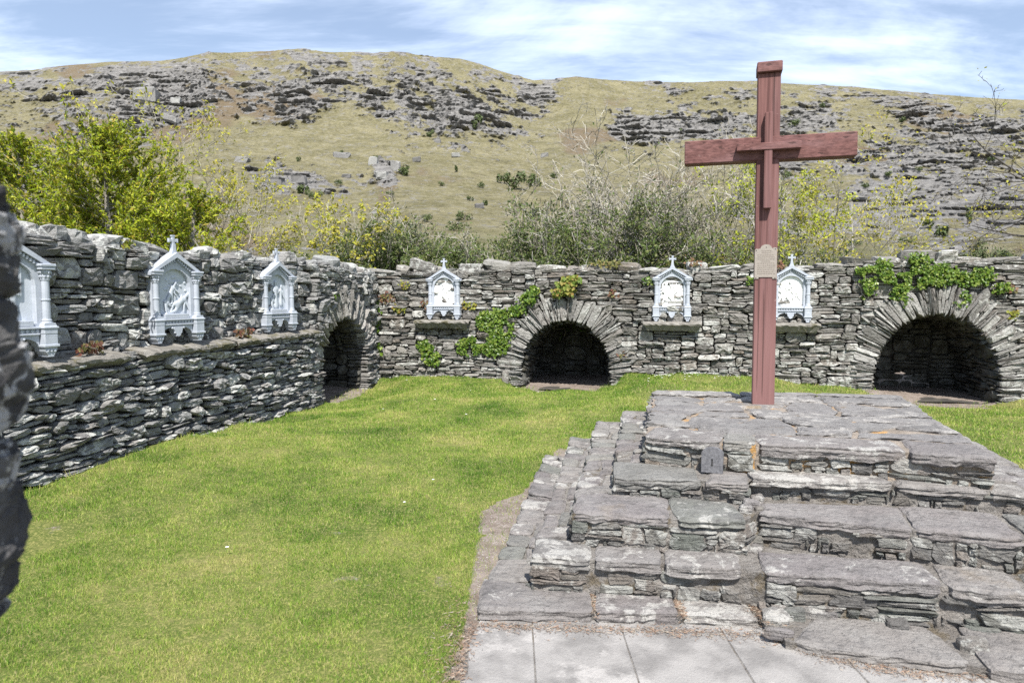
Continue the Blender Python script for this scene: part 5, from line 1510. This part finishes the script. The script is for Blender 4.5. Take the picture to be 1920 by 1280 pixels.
# ------------------------------------------------------------------ the mountain
def azel(px, py):
    r = ray(px, py); return math.atan2(r[0], r[1]), math.atan2(r[2], math.hypot(r[0], r[1]))
RIDGE_PX = [(-500, 150), (-200, 148), (0, 135), (60, 132), (100, 125), (200, 116), (300, 115), (350, 107), (390, 98), (430, 99), (470, 97), (515, 96), (560, 92), (610, 97), (700, 100), (740, 97), (790, 104),
            (860, 110), (900, 120), (960, 140), (1000, 150), (1040, 149), (1080, 144), (1140, 150), (1200, 153), (1280, 155), (1350, 152), (1420, 152), (1500, 158), (1600, 163), (1700, 172), (1800, 180), (1920, 188), (2200, 205), (2600, 230)]
RZ = np.array([azel(*p) for p in RIDGE_PX])
def make_hill():
    az = np.linspace(math.radians(-56), math.radians(56), 980)
    t = np.r_[np.linspace(-0.10, 0.0, 8)[:-1], np.linspace(0.0, 1.0, 330), np.linspace(1.02, 1.5, 14)]
    AZ, T = np.meshgrid(az, t)
    er = np.interp(AZ, RZ[:, 0], RZ[:, 1])
    tt = np.clip(T, 0, 1)
    el = er * tt ** 0.82
    r = 70 + 640 * tt + 900 * np.clip(T - 1, 0, 1) + np.minimum(T, 0) * 480
    # spurs and hollows: the slope comes nearer or recedes
    r = r * (1 + 0.10 * n2(AZ * 5, T * 2.2, 90, 3) * sstep(0.0, .2, tt))
    z = EYE + r * np.tan(el)
    over = np.clip(T - 1, 0, 1); z = z - over * 160 * (0.4 + over)
    z = np.where(T < 0, -1.0 + 2.2 * (T + 0.10) / 0.10, np.maximum(z, 1.2))
    PXv = 960 + FPX * np.tan(AZ) / 1.0; ELp = 640 - FPX * np.tan(np.arctan(np.tan(el) / np.cos(AZ)) + PITCH)
    X, Y = r * np.sin(AZ), r * np.cos(AZ)
    # where the crags lie (angle round from the view axis, height up the slope)
    rock = 0.42 * n2(AZ * 11, T * 5.5, 200, 4) + 0.5 * n2(AZ * 34 + T * 9, T * 24, 210, 3) + 0.5 * n2(AZ * 95 + T * 20, T * 75, 211, 3)
    FEAT = [(130, 170, 130, 60, .55), (350, 170, 130, 60, .55), (480, 150, 120, 45, .45), (560, 200, 110, 30, .35), (800, 190, 110, 70, .40), (720, 130, 110, 35, .4), (540, 340, 55, 24, .9), (725, 318, 35, 40, .8), (1010, 185, 50, 28, .75), (885, 210, 60, 60, .45),
            (540, 222, 50, 14, .55), (425, 276, 30, 12, .6), (1290, 238, 150, 26, .95), (1180, 245, 40, 22, .7), (1500, 225, 70, 22, .8), (1695, 200, 55, 28, .9), (1800, 240, 120, 40, .65), (1560, 300, 160, 40, .45), (1750, 340, 160, 60, .65), (1640, 400, 130, 45, .55), (1880, 380, 90, 70, .6), (1450, 175, 160, 14, .4),
            (30, 330, 120, 50, .3), (940, 300, 30, 12, .4), (640, 360, 30, 16, .6), (1300, 190, 40, 10, .5),
            (600, 265, 170, 34, -.75), (880, 330, 130, 50, -.55), (1060, 290, 90, 60, -.6), (1080, 190, 50, 50, -.6), (430, 225, 60, 24, -.35), (1250, 185, 130, 16, -.4), (700, 420, 200, 50, -.4), (1100, 400, 200, 60, -.4), (1350, 330, 80, 40, -.2)]
    for px, py, sx, sy, a in FEAT:
        rock = rock + 0.78 * a * np.exp(-((PXv - px) / sx) ** 2 - ((ELp - py) / sy) ** 2)
    rmask = sstep(0.04, 0.42, rock)
    # broken blocks and ledges
    U, Vv = X / 26.0, (z * 1.9 + Y * 0.15) / 26.0
    sh = 0.35 * n2(U * 0.6, Vv * 0.6, 220, 2)
    f1, f2, h1, tl1 = worley(U * .9 + sh + Vv * .7, Vv * 2.4 + sh - U * .25, 230)
    g1, g2, h2, tl2 = worley(U * 2.6 + sh + Vv * .6, Vv * 6.2 + sh - U * .9, 231)
    k1, k2, h3, tl3 = worley(U * 7.0, Vv * 13.0 - U * 2, 232)
    gully = sstep(0.0, 0.10, f2 - f1); gully2 = sstep(0.0, 0.12, g2 - g1)
    amp = np.clip(r / 420, .15, 1.2) * 1.15
    blk = rmask * amp * (5.0 * (h1 - .3) * gully + 9.0 * tl1 + 2.2 * (h2 - .3) * gully2 + 4.0 * tl2 + 0.8 * (h3 - .4) * sstep(0, .1, k2 - k1) + 1.6 * tl3)
    scat = (1 - rmask) * sstep(0.70, 0.78, h3) * sstep(-.25, .25, rock + .12 + 0.3 * n2(AZ * 40, T * 25, 260, 2)) * sstep(0.14, 0.05, k1 * .35)
    blk = blk + amp * 1.5 * scat
    soft = amp * (2.2 * n2(U * 1.2, Vv * 1.2, 240, 3) + 0.7 * n2(U * 5, Vv * 5, 241, 3))
    env = sstep(0.02, 0.16, T) * (1 - sstep(.85, 1.0, T) * .6)
    out = (blk + soft) * env
    z2 = z + out * 0.16
    X2 = X - np.sin(AZ) * out * 1.0; Y2 = Y - np.cos(AZ) * out * 1.0
    V = np.stack([X2.ravel(), Y2.ravel(), z2.ravel()], 1)
    nx, ny = len(az), len(t)
    i = (np.arange(ny - 1)[:, None] * nx + np.arange(nx - 1)[None]).ravel()
    F = np.stack([i, i + 1, i + nx + 1, i + nx], 1)
    rk = np.clip(rmask * (0.35 + 0.65 * sstep(-.6, .2, h2 + n2(U * 4, Vv * 4, 250, 2))) + scat, 0, 1)
    brown = sstep(0.05, 0.5, n2(AZ * 9, T * 6, 270, 4) + 0.5 * np.exp(-((PXv - 420) / 160) ** 2 - ((ELp - 205) / 22) ** 2) + 0.5 * np.exp(-((PXv - 800) / 130) ** 2 - ((ELp - 335) / 40) ** 2)
                  + .4 * np.exp(-((PXv - 560) / 120) ** 2 - ((ELp - 180) / 20) ** 2) - .35 * np.exp(-((PXv - 600) / 170) ** 2 - ((ELp - 262) / 34) ** 2))
    green = sstep(0.35, 0.0, T + 0.12 * n2(AZ * 20, T * 9, 280, 3))
    return V, F, rk.ravel(), brown.ravel(), green.ravel(), (AZ, T, X2, Y2, z2)
hv, hf, hrock, hbrown, hgreen, HG = make_hill()
def hill_mat():
    m, t = new_mat('mountain')
    P = t.pos()
    A = lambda n: t.n('ShaderNodeAttribute', attribute_name=n).outputs['Fac']
    n1 = t.noise(P, 0.05, 6, 0.65); n2_ = t.noise(P, 0.45, 5, 0.7); n3 = t.noise(P, 2.2, 4, 0.7)
    g = t.ramp(t.math('ADD', t.math('MULTIPLY', n1, .45), t.math('MULTIPLY', n2_, .55)), [(0.33, (0.085, 0.08, 0.038)), (0.44, (0.145, 0.132, 0.072)), (0.54, (0.205, 0.185, 0.11)), (0.66, (0.29, 0.262, 0.17))])
    g = t.mix(t.math('MULTIPLY', t.step(n3, .5, .65), .45), g, (0.11, 0.105, 0.045))
    br = t.math('MULTIPLY', t.step(t.math('ADD', A('brown'), t.math('MULTIPLY', t.math('SUBTRACT', n2_, .5), 1.2)), .25, .9), .8)
    g = t.mix(br, g, t.mix(t.step(n3, .35, .65), (0.11, 0.078, 0.05), (0.175, 0.135, 0.095)))
    g = t.mix(t.math('MULTIPLY', t.step(t.math('ADD', A('green'), t.math('MULTIPLY', t.math('SUBTRACT', n2_, .5), .9)), .35, .8), .6), g, t.mix(t.step(n3, .4, .6), (0.07, 0.085, 0.03), (0.15, 0.16, 0.06)))
    tr = t.n('ShaderNodeVectorMath', operation='MULTIPLY'); t.set(tr.inputs[0], P); tr.inputs[1].default_value = (.12, .12, .55)
    st = t.noise(tr.outputs[0], 1.0, 5, .7, .5)
    rc = t.ramp(t.math('ADD', t.math('MULTIPLY', st, .5), t.math('MULTIPLY', t.noise(P, .35, 6, .72), .5)), [(.33, (0.06, 0.058, 0.056)), (.43, (0.125, 0.121, 0.116)), (.53, (0.20, 0.193, 0.184)), (.65, (0.30, 0.29, 0.275))])
    rc = t.mix(t.math('MULTIPLY', t.step(t.noise(P, 1.3, 5, .7), .56, .63), .5), rc, (0.33, 0.325, 0.31))
    rf = t.math('ADD', A('rock'), t.math('MULTIPLY', t.math('SUBTRACT', t.noise(P, .14, 10, .82), .5), 3.2))
    sc_ = t.math('MULTIPLY', t.step(t.noise(P, .2, 9, .82), .52, .60), t.step(t.noise(P, .035, 4, .6), .30, .52))
    g = t.mix(t.math('MULTIPLY', sc_, .75), g, rc)
    hz = t.math('MULTIPLY', t.step(t.noise(P, .16, 9, .82), .53, .60), .6)
    g = t.mix(hz, g, (0.075, 0.068, 0.04))
    c = t.mix(t.step(rf, .42, .60), g, rc)
    h = t.math('ADD', t.math('MULTIPLY', t.noise(P, .25, 8, .75), 1.0), t.math('MULTIPLY', n3, .12))
    finish(t, c, 0.95, t.bump(h, 0.8, 3.0), 0.1)
    return m
hill = obj('hillside', hv, [hf], hill_mat(), None, False, center=False)
tag(hill, kind='structure')
for nm, arr in (('rock', hrock), ('brown', hbrown), ('green', hgreen)):
    a_ = hill.data.attributes.new(nm, 'FLOAT', 'POINT'); a_.data.foreach_set('value', arr.astype(np.float32))
def on_hill(px, py):
    """the point of the slope seen in that direction"""
    AZ, T, X, Y, Z = HG
    a0, e0 = azel(px, py)
    j = int(np.argmin(np.abs(AZ[0] - a0)))
    el = np.arctan2(Z[:, j] - EYE, np.hypot(X[:, j], Y[:, j])); el[T[:, j] < 0.01] = -1; el = np.maximum.accumulate(el)
    i = int(np.searchsorted(el, e0)); i = min(max(i, 8), len(el) - 1)
    return np.array([X[i, j], Y[i, j], Z[i, j]])
R = np.random.default_rng(9)
def bush(c, wd, ht, R, label, group, n=420, mat=M_BUSH, name='hill_bush', cat='bush'):
    root = empty(name, c, label, cat, group)
    k = max(3, int(wd / ht * 3)); cs = np.c_[R.normal(0, wd * .24, k), R.normal(0, wd * .2, k), R.uniform(.3, .7, k) * ht]
    pick = R.integers(0, k, n); d = R.normal(0, 1, (n, 3)); d /= np.linalg.norm(d, axis=1)[:, None]
    C = cs[pick] + d * (R.uniform(.5, 1.05, n)[:, None]) * np.array([wd * .26, wd * .26, ht * .34]) ; C[:, 2] = np.maximum(C[:, 2], 0.02)
    V, P = leaf_quads(C + c, d + R.normal(0, .5, (n, 3)), R.uniform(.6, 1.3, n) * ht * .16, R, .8)
    tag(obj('foliage', V, P, mat, root), kind='stuff')
    V, P = tube(np.array([[0, 0, -.15 * ht], [0, 0, .2 * ht], [.05 * wd, 0, .55 * ht]]) + c, [.05 * ht, .04 * ht, .02 * ht], 5)
    obj('trunk', V, P, M_DARKBARK, root)
HB = [(900, 232, 18, 22), (808, 252, 14, 12), (965, 342, 40, 26), (995, 338, 26, 22), (945, 335, 22, 20), (570, 355, 16, 20), (592, 368, 24, 14), (490, 355, 14, 10), (760, 322, 22, 18), (1490, 233, 22, 12), (905, 348, 14, 10), (640, 285, 8, 8), (855, 318, 7, 12), (830, 345, 12, 8),
      (700, 300, 10, 10), (560, 300, 9, 8), (870, 405, 30, 18), (850, 425, 40, 18), (760, 425, 34, 16), (800, 410, 20, 14), (1000, 405, 30, 20), (730, 365, 14, 10), (1690, 225, 10, 10), (1720, 320, 12, 8), (1665, 330, 14, 10), (1620, 350, 16, 10), (1480, 330, 22, 12), (1740, 420, 14, 16), (1815, 410, 10, 22), (1770, 440, 20, 22), (1450, 300, 22, 14), (1040, 330, 16, 12), (910, 380, 10, 12), (880, 372, 8, 10), (1540, 200, 10, 8), (640, 345, 20, 10), (1380, 400, 26, 14), (1700, 455, 20, 14), (1600, 455, 24, 12), (1860, 300, 10, 8), (720, 455, 40, 14)]
HC = 'cluster of bushes in the middle of the mountainside'
HBL = {(900, 232): ('lone dark bush high up among the crags near the summit', None), (808, 252): ('small bush on the crag below the lone summit bush', None), (965, 342): ('widest bush of the dark cluster in mid slope', HC), (995, 338): ('last bush of the dark mid-slope cluster, nearest the cross', HC),
       (945, 335): ('first bush of the dark mid-slope cluster, nearest the long wall', HC), (905, 348): ('little bush just outside the dark mid-slope cluster', HC), (570, 355): ('bush at the foot of the pale outcrop above the leaning tree', None), (592, 368): ('low spreading bush just under the pale outcrop', None),
       (760, 322): ('bush beside the boulder heap on the slope', None), (1490, 233): ('bush on the long cliff right behind the cross', None), (1815, 410): ('narrow upright bush above the large arch', None), (1480, 330): ('bush behind the cross post below the beam', None)}
for px, py, wpx, hpx in HB:
    p = on_hill(px, py + hpx / 2); d = np.linalg.norm(p); sc = d / FPX
    lab, grp = HBL.get((px, py), ('scrubby dark bush low on the slope, just above the wall', 'scrub at the foot of the mountain') if py > 400 else ('small dark bush dotted on the open mountainside', 'bushes scattered over the mountainside'))
    bush(p - np.array([0, 0, .1]), wpx * sc * 1.15, hpx * sc * 1.2, R, lab, grp, 260)
BL = {(640, 290): 'flat grey boulder alone on the pale grass slope', (275, 180): 'big grey block high over the larch', (740, 310): 'tallest rock of the boulder heap in mid slope', (700, 300): 'upper rock of the boulder heap in mid slope', (715, 330): 'lowest rock of the boulder heap in mid slope',
      (560, 335): 'blocky rock on the pale outcrop over the leaning tree', (515, 340): 'long rock on the pale outcrop over the leaning tree', (1020, 290): 'small boulder in the grass gully near the summit dip', (320, 225): 'dark boulder on the brown slope above the larch'}
for px, py, wpx, hpx in ((640, 290, 26, 9), (455, 300, 22, 10), (320, 225, 26, 10), (1020, 290, 14, 8), (855, 292, 14, 7), (700, 300, 18, 14), (740, 310, 16, 16), (715, 330, 22, 12), (560, 335, 26, 16), (515, 340, 34, 14), (650, 330, 16, 8), (900, 385, 18, 9), (820, 265, 12, 7), (1450, 190, 20, 8), (780, 300, 14, 8), (330, 190, 14, 8), (275, 180, 34, 20), (590, 150, 16, 7)):
    p = on_hill(px, py + hpx / 2); sc = np.linalg.norm(p) / FPX
    V, P = boulder(p - np.array([0, 0, .45 * hpx * sc]), (wpx * sc, wpx * sc * .7, hpx * sc * 1.2), R, n=10, m=6, rough=.28, sq=6)
    o = obj('boulder', V, P, bpy.data.materials.get('boulder_rock') or stone_mat('boulder_rock', [(0.10, .097, .095), (.17, .165, .16)], .5, .5), None)
    tag(o, BL.get((px, py), 'half-buried grey boulder on the mountainside'), 'boulder', 'boulders on the mountainside')

# ------------------------------------------------------------------ trees behind the walls
def branch(p0, d0, L, r0, n, R, up=0.0, wob=0.25, taper=0.85):
    P = [np.array(p0, float)]; d = np.array(d0, float); d /= np.linalg.norm(d)
    for i in range(n):
        d = d + R.normal(0, wob / math.sqrt(n), 3) + np.array([0, 0, up / n]); d /= np.linalg.norm(d)
        P.append(P[-1] + d * L / n)
    return np.array(P), r0 * (1 - taper * np.linspace(0, 1, n + 1))
def grow(mb, p0, d0, L, r0, depth, R, prm, tips, lvl=0):
    n = prm['seg'][min(lvl, len(prm['seg']) - 1)]
    P, rad = branch(p0, d0, L, r0, n, R, prm['up'], prm['wob'])
    mb.add(*tube(P, np.maximum(rad, prm['rmin']), 6 if lvl == 0 else (4 if lvl < 3 else 3)))
    if lvl >= depth - 2: tips.append((P, lvl))
    if lvl + 1 >= depth: return
    k = prm['kids'][min(lvl, len(prm['kids']) - 1)]
    for q in range(k):
        t = prm['t0'] + (1 - prm['t0']) * (q + R.uniform(.2, .9)) / k
        i = min(int(t * n), n - 1); f = t * n - i
        p = P[i] + (P[i + 1] - P[i]) * f; dd = P[i + 1] - P[i]; dd /= np.linalg.norm(dd)
        a = R.normal(0, 1, 3); a -= dd * a.dot(dd); a /= np.linalg.norm(a)
        ang = math.radians(R.uniform(*prm['ang']))
        nd = dd * math.cos(ang) + a * math.sin(ang)
        grow(mb, p, nd, L * R.uniform(*prm['len']) * (1.15 - .45 * t), max(np.interp(t, [0, 1], [rad[0], rad[-1]]) * prm['rk'], prm['rmin']), depth, R, prm, tips, lvl + 1)
def tip_points(tips, R, per, lo=.35):
    C, D = [], []
    for P, lvl in tips:
        n = len(P) - 1
        for _ in range(per):
            t = R.uniform(lo, 1) * n; i = min(int(t), n - 1); C.append(P[i] + (P[i + 1] - P[i]) * (t - i)); d = P[i + 1] - P[i]; D.append(d / np.linalg.norm(d))
    return np.array(C), np.array(D)
def tree(name, label, cat, base, stems, depth, prm, R, bark, leaf=None, per=0, lsize=.06, lsp=.05, lo=.3, lmax=None, lcut=None, asp=.55, group=None):
    root = empty(name, base, label, cat, group)
    mb = MB(); tips = []
    for (off, d, L, r) in stems:
        grow(mb, np.array(base) + np.array(off), d, L, r, depth, R, prm, tips)
    V, P = mb.data()
    obj('trunk', V, P, bark, root, base=base)
    if leaf is not None and per:
        C, D = tip_points(tips, R, per, lo)
        if lcut is not None:
            keep = lcut(C, R); C, D = C[keep], D[keep]
        C = C + R.normal(0, lsp, C.shape)
        N_ = R.normal(0, .7, C.shape) + np.array([0, -.5, .7])
        V, P = leaf_quads(C, N_, R.uniform(.6, 1.35, len(C)) * lsize, R, asp, .2, D)
        tag(obj('foliage', V, P, leaf, root, base=base), kind='stuff')
    return root
def wp(px, py, d):            # a point at that distance, in the direction seen
    return at_y(px, py, d)
def stand(px, d, z=-0.1): p = at_y(px, 560, d); return np.array([p[0], p[1], z])
def dirn(a, b): v = np.array(b, float) - np.array(a, float); return v, np.linalg.norm(v)

# larch with dense yellow-green sprays
def larch(px, d, top_px, crown_px, label, R, z0=1.0, tilt=0.0, nb=70, sub=9, dead=True):
    base = stand(px, d, -0.2); top = wp(px + tilt, top_px, d + .3); H = top[2] - base[2]
    root = empty('larch', base, label, 'larch tree')
    mb = MB(); tips = []
    P, rad = branch(base, top - base, np.linalg.norm(top - base), .13, 12, R, 0, .06, .92); mb.add(*tube(P, rad, 7))
    wmax = crown_px * d / FPX
    twigs = []
    for q in range(nb):
        t = z0 / H + (1 - z0 / H) * (q + R.uniform(0, 1)) / nb
        i = min(int(t * 12), 11); p = P[i] + (P[i + 1] - P[i]) * (t * 12 - i)
        a = R.uniform(0, 2 * np.pi); L = wmax * (min(1.0, max(.05, (1.04 - t) * 2.3)) ** .8) * R.uniform(.5, 1.08)
        Pb, rb = branch(p, (math.cos(a), math.sin(a), R.uniform(-.05, .45) + .9 * t ** 4), L, .028 * (1.2 - t), 7, R, .55, .30); mb.add(*tube(Pb, rb, 4))
        twigs.append((Pb, .9))
        for s_ in range(sub):
            u = R.uniform(.2, 1) * 7; i = min(int(u), 6); pp = Pb[i] + (Pb[i + 1] - Pb[i]) * (u - i); dd = Pb[i + 1] - Pb[i]; dd /= np.linalg.norm(dd)
            nd = dd + R.normal(0, .55, 3) + np.array([0, 0, .1])
            Pt, rt = branch(pp, nd, L * R.uniform(.22, .5), .006, 5, R, .15, .3); mb.add(*tube(Pt, np.maximum(rt, .003), 3)); twigs.append((Pt, 1.0))
    V, Pp = mb.data(); obj('trunk', V, Pp, M_BARK, root, base=base)
    C, D = [], []
    for Pt, w_ in twigs:
        n = len(Pt) - 1; ln_ = np.linalg.norm(np.diff(Pt, axis=0), axis=1).sum(); k = int(ln_ / .020)
        u = R.uniform(.12, 1, k) * n; i = np.minimum(u.astype(int), n - 1)
        C.append(Pt[i] + (Pt[i + 1] - Pt[i]) * (u - i)[:, None]); dd = Pt[i + 1] - Pt[i]; D.append(dd / np.linalg.norm(dd, axis=1)[:, None])
    C, D = np.concatenate(C), np.concatenate(D); n = len(C)
    N_ = R.normal(0, 1, (n, 3)) + np.array([0, -.3, .5])
    Dn = D * .8 + R.normal(0, .6, (n, 3))
    V, Pp = leaf_quads(C + R.normal(0, .012, (n, 3)), N_, R.uniform(.065, .125, n), R, .27, .1, Dn)
    tag(obj('foliage', V, Pp, M_LARCH, root, base=base), kind='stuff')
R = np.random.default_rng(101)
larch(205, 12.5, 262, 195, 'big bushy yellow-green larch behind the long wall', R, 1.3, 5, 140, 13)
larch(50, 13.2, 272, 160, 'smaller yellow-green larch behind the wall, next to the foreground stones', R, 1.2, 0, 110, 12)
larch(352, 12.0, 362, 130, 'low green larch sapling leaning over the long wall', R, 1.5, -20, 60, 10)
PR_DEC = dict(seg=[8, 6, 5, 4], up=.25, wob=.35, kids=[8, 4, 3], t0=.35, ang=(25, 60), len=(.32, .55), rk=.55, rmin=.004)
R = np.random.default_rng(112)
DEC = 'slender spring trees with yellow leaves behind the long wall'
for i, (px, d, top, lean, lab) in enumerate(((352, 15.5, 268, 8, 'thin young tree with sparse yellow leaves, rising beside the larch'), (430, 15.0, 300, -10, 'short young tree with sparse yellow leaves above the tree plaque'), (478, 15.6, 276, 6, 'tall thin tree with yellow leaf tufts above the mother and children plaque'), (555, 16.5, 365, 18, 'low yellow-leaved sapling above the end of the ledge'), (300, 17, 300, 8, 'pale sapling with a few yellow leaves just behind the larch'))):
    b = stand(px, d); tp = wp(px + lean, top, d); v, L = dirn(b, tp)
    tree('young_tree', lab, 'tree', b, [((0, 0, 0), v, L, .045), ((.1, .1, 0), v + np.array([.5, .2, -.6]), L * .75, .03), ((-.1, .1, 0), v + np.array([-.6, .1, -.8]), L * .7, .03)], 4, PR_DEC, R, M_TWIG, M_OAKLEAF, 4, .075, .03, .85, group=DEC)
# leaning tree over the corner
b = stand(585, 14.5); tp = wp(690, 372, 14.5); v, L = dirn(b + np.array([0, 0, 1.6]), tp)
tree('leaning_tree', 'yellow-leaved tree leaning out over the narrow arch with arching bare limbs', 'tree', b,
     [((0, 0, 1.2), v, L * 1.05, .05), ((0, 0, 1.2), v + np.array([-.3, 0, .25]), L * .85, .04), ((0, 0, 1.2), v + np.array([.55, 0, -.2]), L * .9, .04), ((0, 0, 0), (0, 0, 1), 1.5, .06), ((0, .2, .8), v + np.array([-.7, .2, .2]), L * .8, .03)], 4, PR_DEC, R, M_TWIG, M_OAKLEAF, 4, .075, .03, .8)
# big bare shrub behind the back wall
PR_BARE = dict(seg=[7, 6, 5, 4, 3], up=.2, wob=.45, kids=[6, 4, 4, 2], t0=.25, ang=(18, 55), len=(.45, .70), rk=.62, rmin=.006)
R = np.random.default_rng(120)
def fan(n, L, spread, R, r=.05, zlo=.55): 
    out = []
    for k in range(n):
        a = R.uniform(0, 2 * np.pi); s_ = R.uniform(.1, spread)
        out.append(((R.normal(0, .15), R.normal(0, .15), 0), (math.cos(a) * s_, math.sin(a) * s_ * .7, 1), L * R.uniform(.75, 1.05), r * R.uniform(.6, 1)))
    return out
def lowcut(zt, soft): return lambda C, R: R.uniform(0, 1, len(C)) < np.clip((zt - C[:, 2]) / soft, .05, 1)
tree('bare_shrub', 'large leafless grey shrub with a fan of pale branches behind the back wall', 'shrub', stand(1225, 16.5), fan(10, 4.3, .8, R, .08), 5, PR_BARE, R, M_TWIG, M_OLIVE, 5, .075, .05, .1, lcut=lowcut(4.2, 1.8))
tree('bare_shrub', 'tangled grey shrub with dark leaves left of the big leafless one', 'shrub', stand(1110, 16.0), fan(8, 3.8, .75, R, .06), 5, PR_BARE, R, M_TWIG, M_OLIVE, 15, .078, .06, .1, lcut=lowcut(4.0, 1.6))
tree('bare_shrub', 'grey twiggy shrub with dark leaves just left of the cross post', 'shrub', stand(1345, 16.0), fan(8, 3.7, .75, R, .06), 5, PR_BARE, R, M_TWIG, M_OLIVE, 7, .075, .06, .1, lcut=lowcut(3.3, 1.6))
G2 = 'tangle of twiggy shrubs along the back wall'
PR_THK = dict(PR_BARE, kids=[6, 4, 4, 2], rmin=.005)
for px, d, L, lf, per, zc, lab in ((745, 16, 2.2, M_OLIVE, 16, 3.4, 'low dark-leaved thicket behind the wall corner'), (815, 16.5, 2.4, M_OLIVE, 14, 3.5, 'dark-leaved thicket rising above the plaque near the corner'), (890, 16, 2.2, M_OLIVE, 9, 3.2, 'pale bare twigs between the corner thickets and the middle arch'), (960, 15.5, 2.3, M_OLIVE, 3, 2.8, 'pale bare upright twigs left of the middle arch crown'), (1035, 15.5, 2.5, M_OLIVE, 10, 3.2, 'mixed bare and leafy twigs over the middle arch'),
                               (1180, 15.2, 1.9, M_OLIVE, 20, 3.0, 'leafy low shrub under the big leafless one'), (1290, 15.2, 1.9, M_UNDER, 8, 3.0, 'olive low shrub over the crowded white plaque'), (1395, 15.4, 2.0, M_UNDER, 8, 3.2, 'olive shrub behind the cross post'), (1480, 15.2, 1.9, M_OLIVE, 8, 3.2, 'dark shrub behind the plaque at the cross')):
    tree('thicket_shrub', lab, 'shrub', stand(px, d), fan(7, L * (1.25 if px < 850 else 1.0), .9, R, .035), 5, PR_THK, R, M_TWIG, lf, per, .07, .06, .1, lcut=lowcut(zc, 1.2), group=G2)
for px, d, L, lab in ((650, 15.5, 1.7, 'brownish undergrowth showing over the narrow arch'), (700, 15.2, 1.7, 'brownish undergrowth over the wall corner'), (575, 15.8, 1.7, 'yellowish undergrowth over the end of the long wall')):
    tree('undergrowth_shrub', lab, 'shrub', stand(px, d), fan(7, L, 1.2, R, .03), 4, PR_THK, R, M_BARK, M_UNDER, 12, .07, .07, .05)
# yellow-green tree right of the cross
R = np.random.default_rng(133)
PR_LIME = dict(PR_DEC, kids=[8, 5, 3], up=.15)
for px, d, top, lean, lf, per, lab in ((1490, 15.0, 300, -6, M_LIME, 9, 'bright lime-green tree directly behind the right arm of the cross'), (1560, 15.8, 330, 10, M_OAKLEAF, 5, 'yellow-green tree to the right of the cross'), (1630, 16.0, 352, 22, M_OAKLEAF, 3, 'sparse yellow tree farthest right of the cross')):
    b = stand(px, d); tp = wp(px + lean, top, d); v, L = dirn(b, tp)
    tree('young_tree', lab, 'tree', b, [((0, 0, 0), v, L, .05), ((.1, .1, 0), v + np.array([.7, .2, -.5]), L * .8, .035), ((-.1, .1, 0), v + np.array([-.6, .1, -.6]), L * .75, .03)], 4, PR_LIME, R, M_TWIG, lf, per, .075, .06, .15)
# branches reaching in from a tree beyond the right edge
R = np.random.default_rng(140)
b = stand(2110, 13.5); PR_OV = dict(PR_DEC, kids=[8, 5, 3], up=-.1, t0=.2)
st_ = [((0, 0, 0), (0, 0, 1), 3.7, .12)]
for (p0y, px, py) in ((3.0, 1795, 395), (3.6, 1870, 270), (2.9, 1862, 440), (3.4, 1760, 340)):
    v, L = dirn(b + np.array([0, 0, p0y]), wp(px, py, 13.3)); st_.append(((0, 0, p0y), v + np.array([0, 0, .25]), L, .04))
tree('overhanging_tree', 'dark-branched tree reaching in at the edge with sparse yellow leaves', 'tree', b, st_, 4, PR_OV, R, M_DARKBARK, M_OAKLEAF, 1, .06, .04, .5)
tree('dark_fir', 'small dark conifer showing over the wall beyond the large arch', 'conifer', stand(1850, 19), fan(6, 2.6, .5, R, .05), 4, PR_DEC, R, M_DARKBARK, M_BUSH, 16, .07, .06, .1)
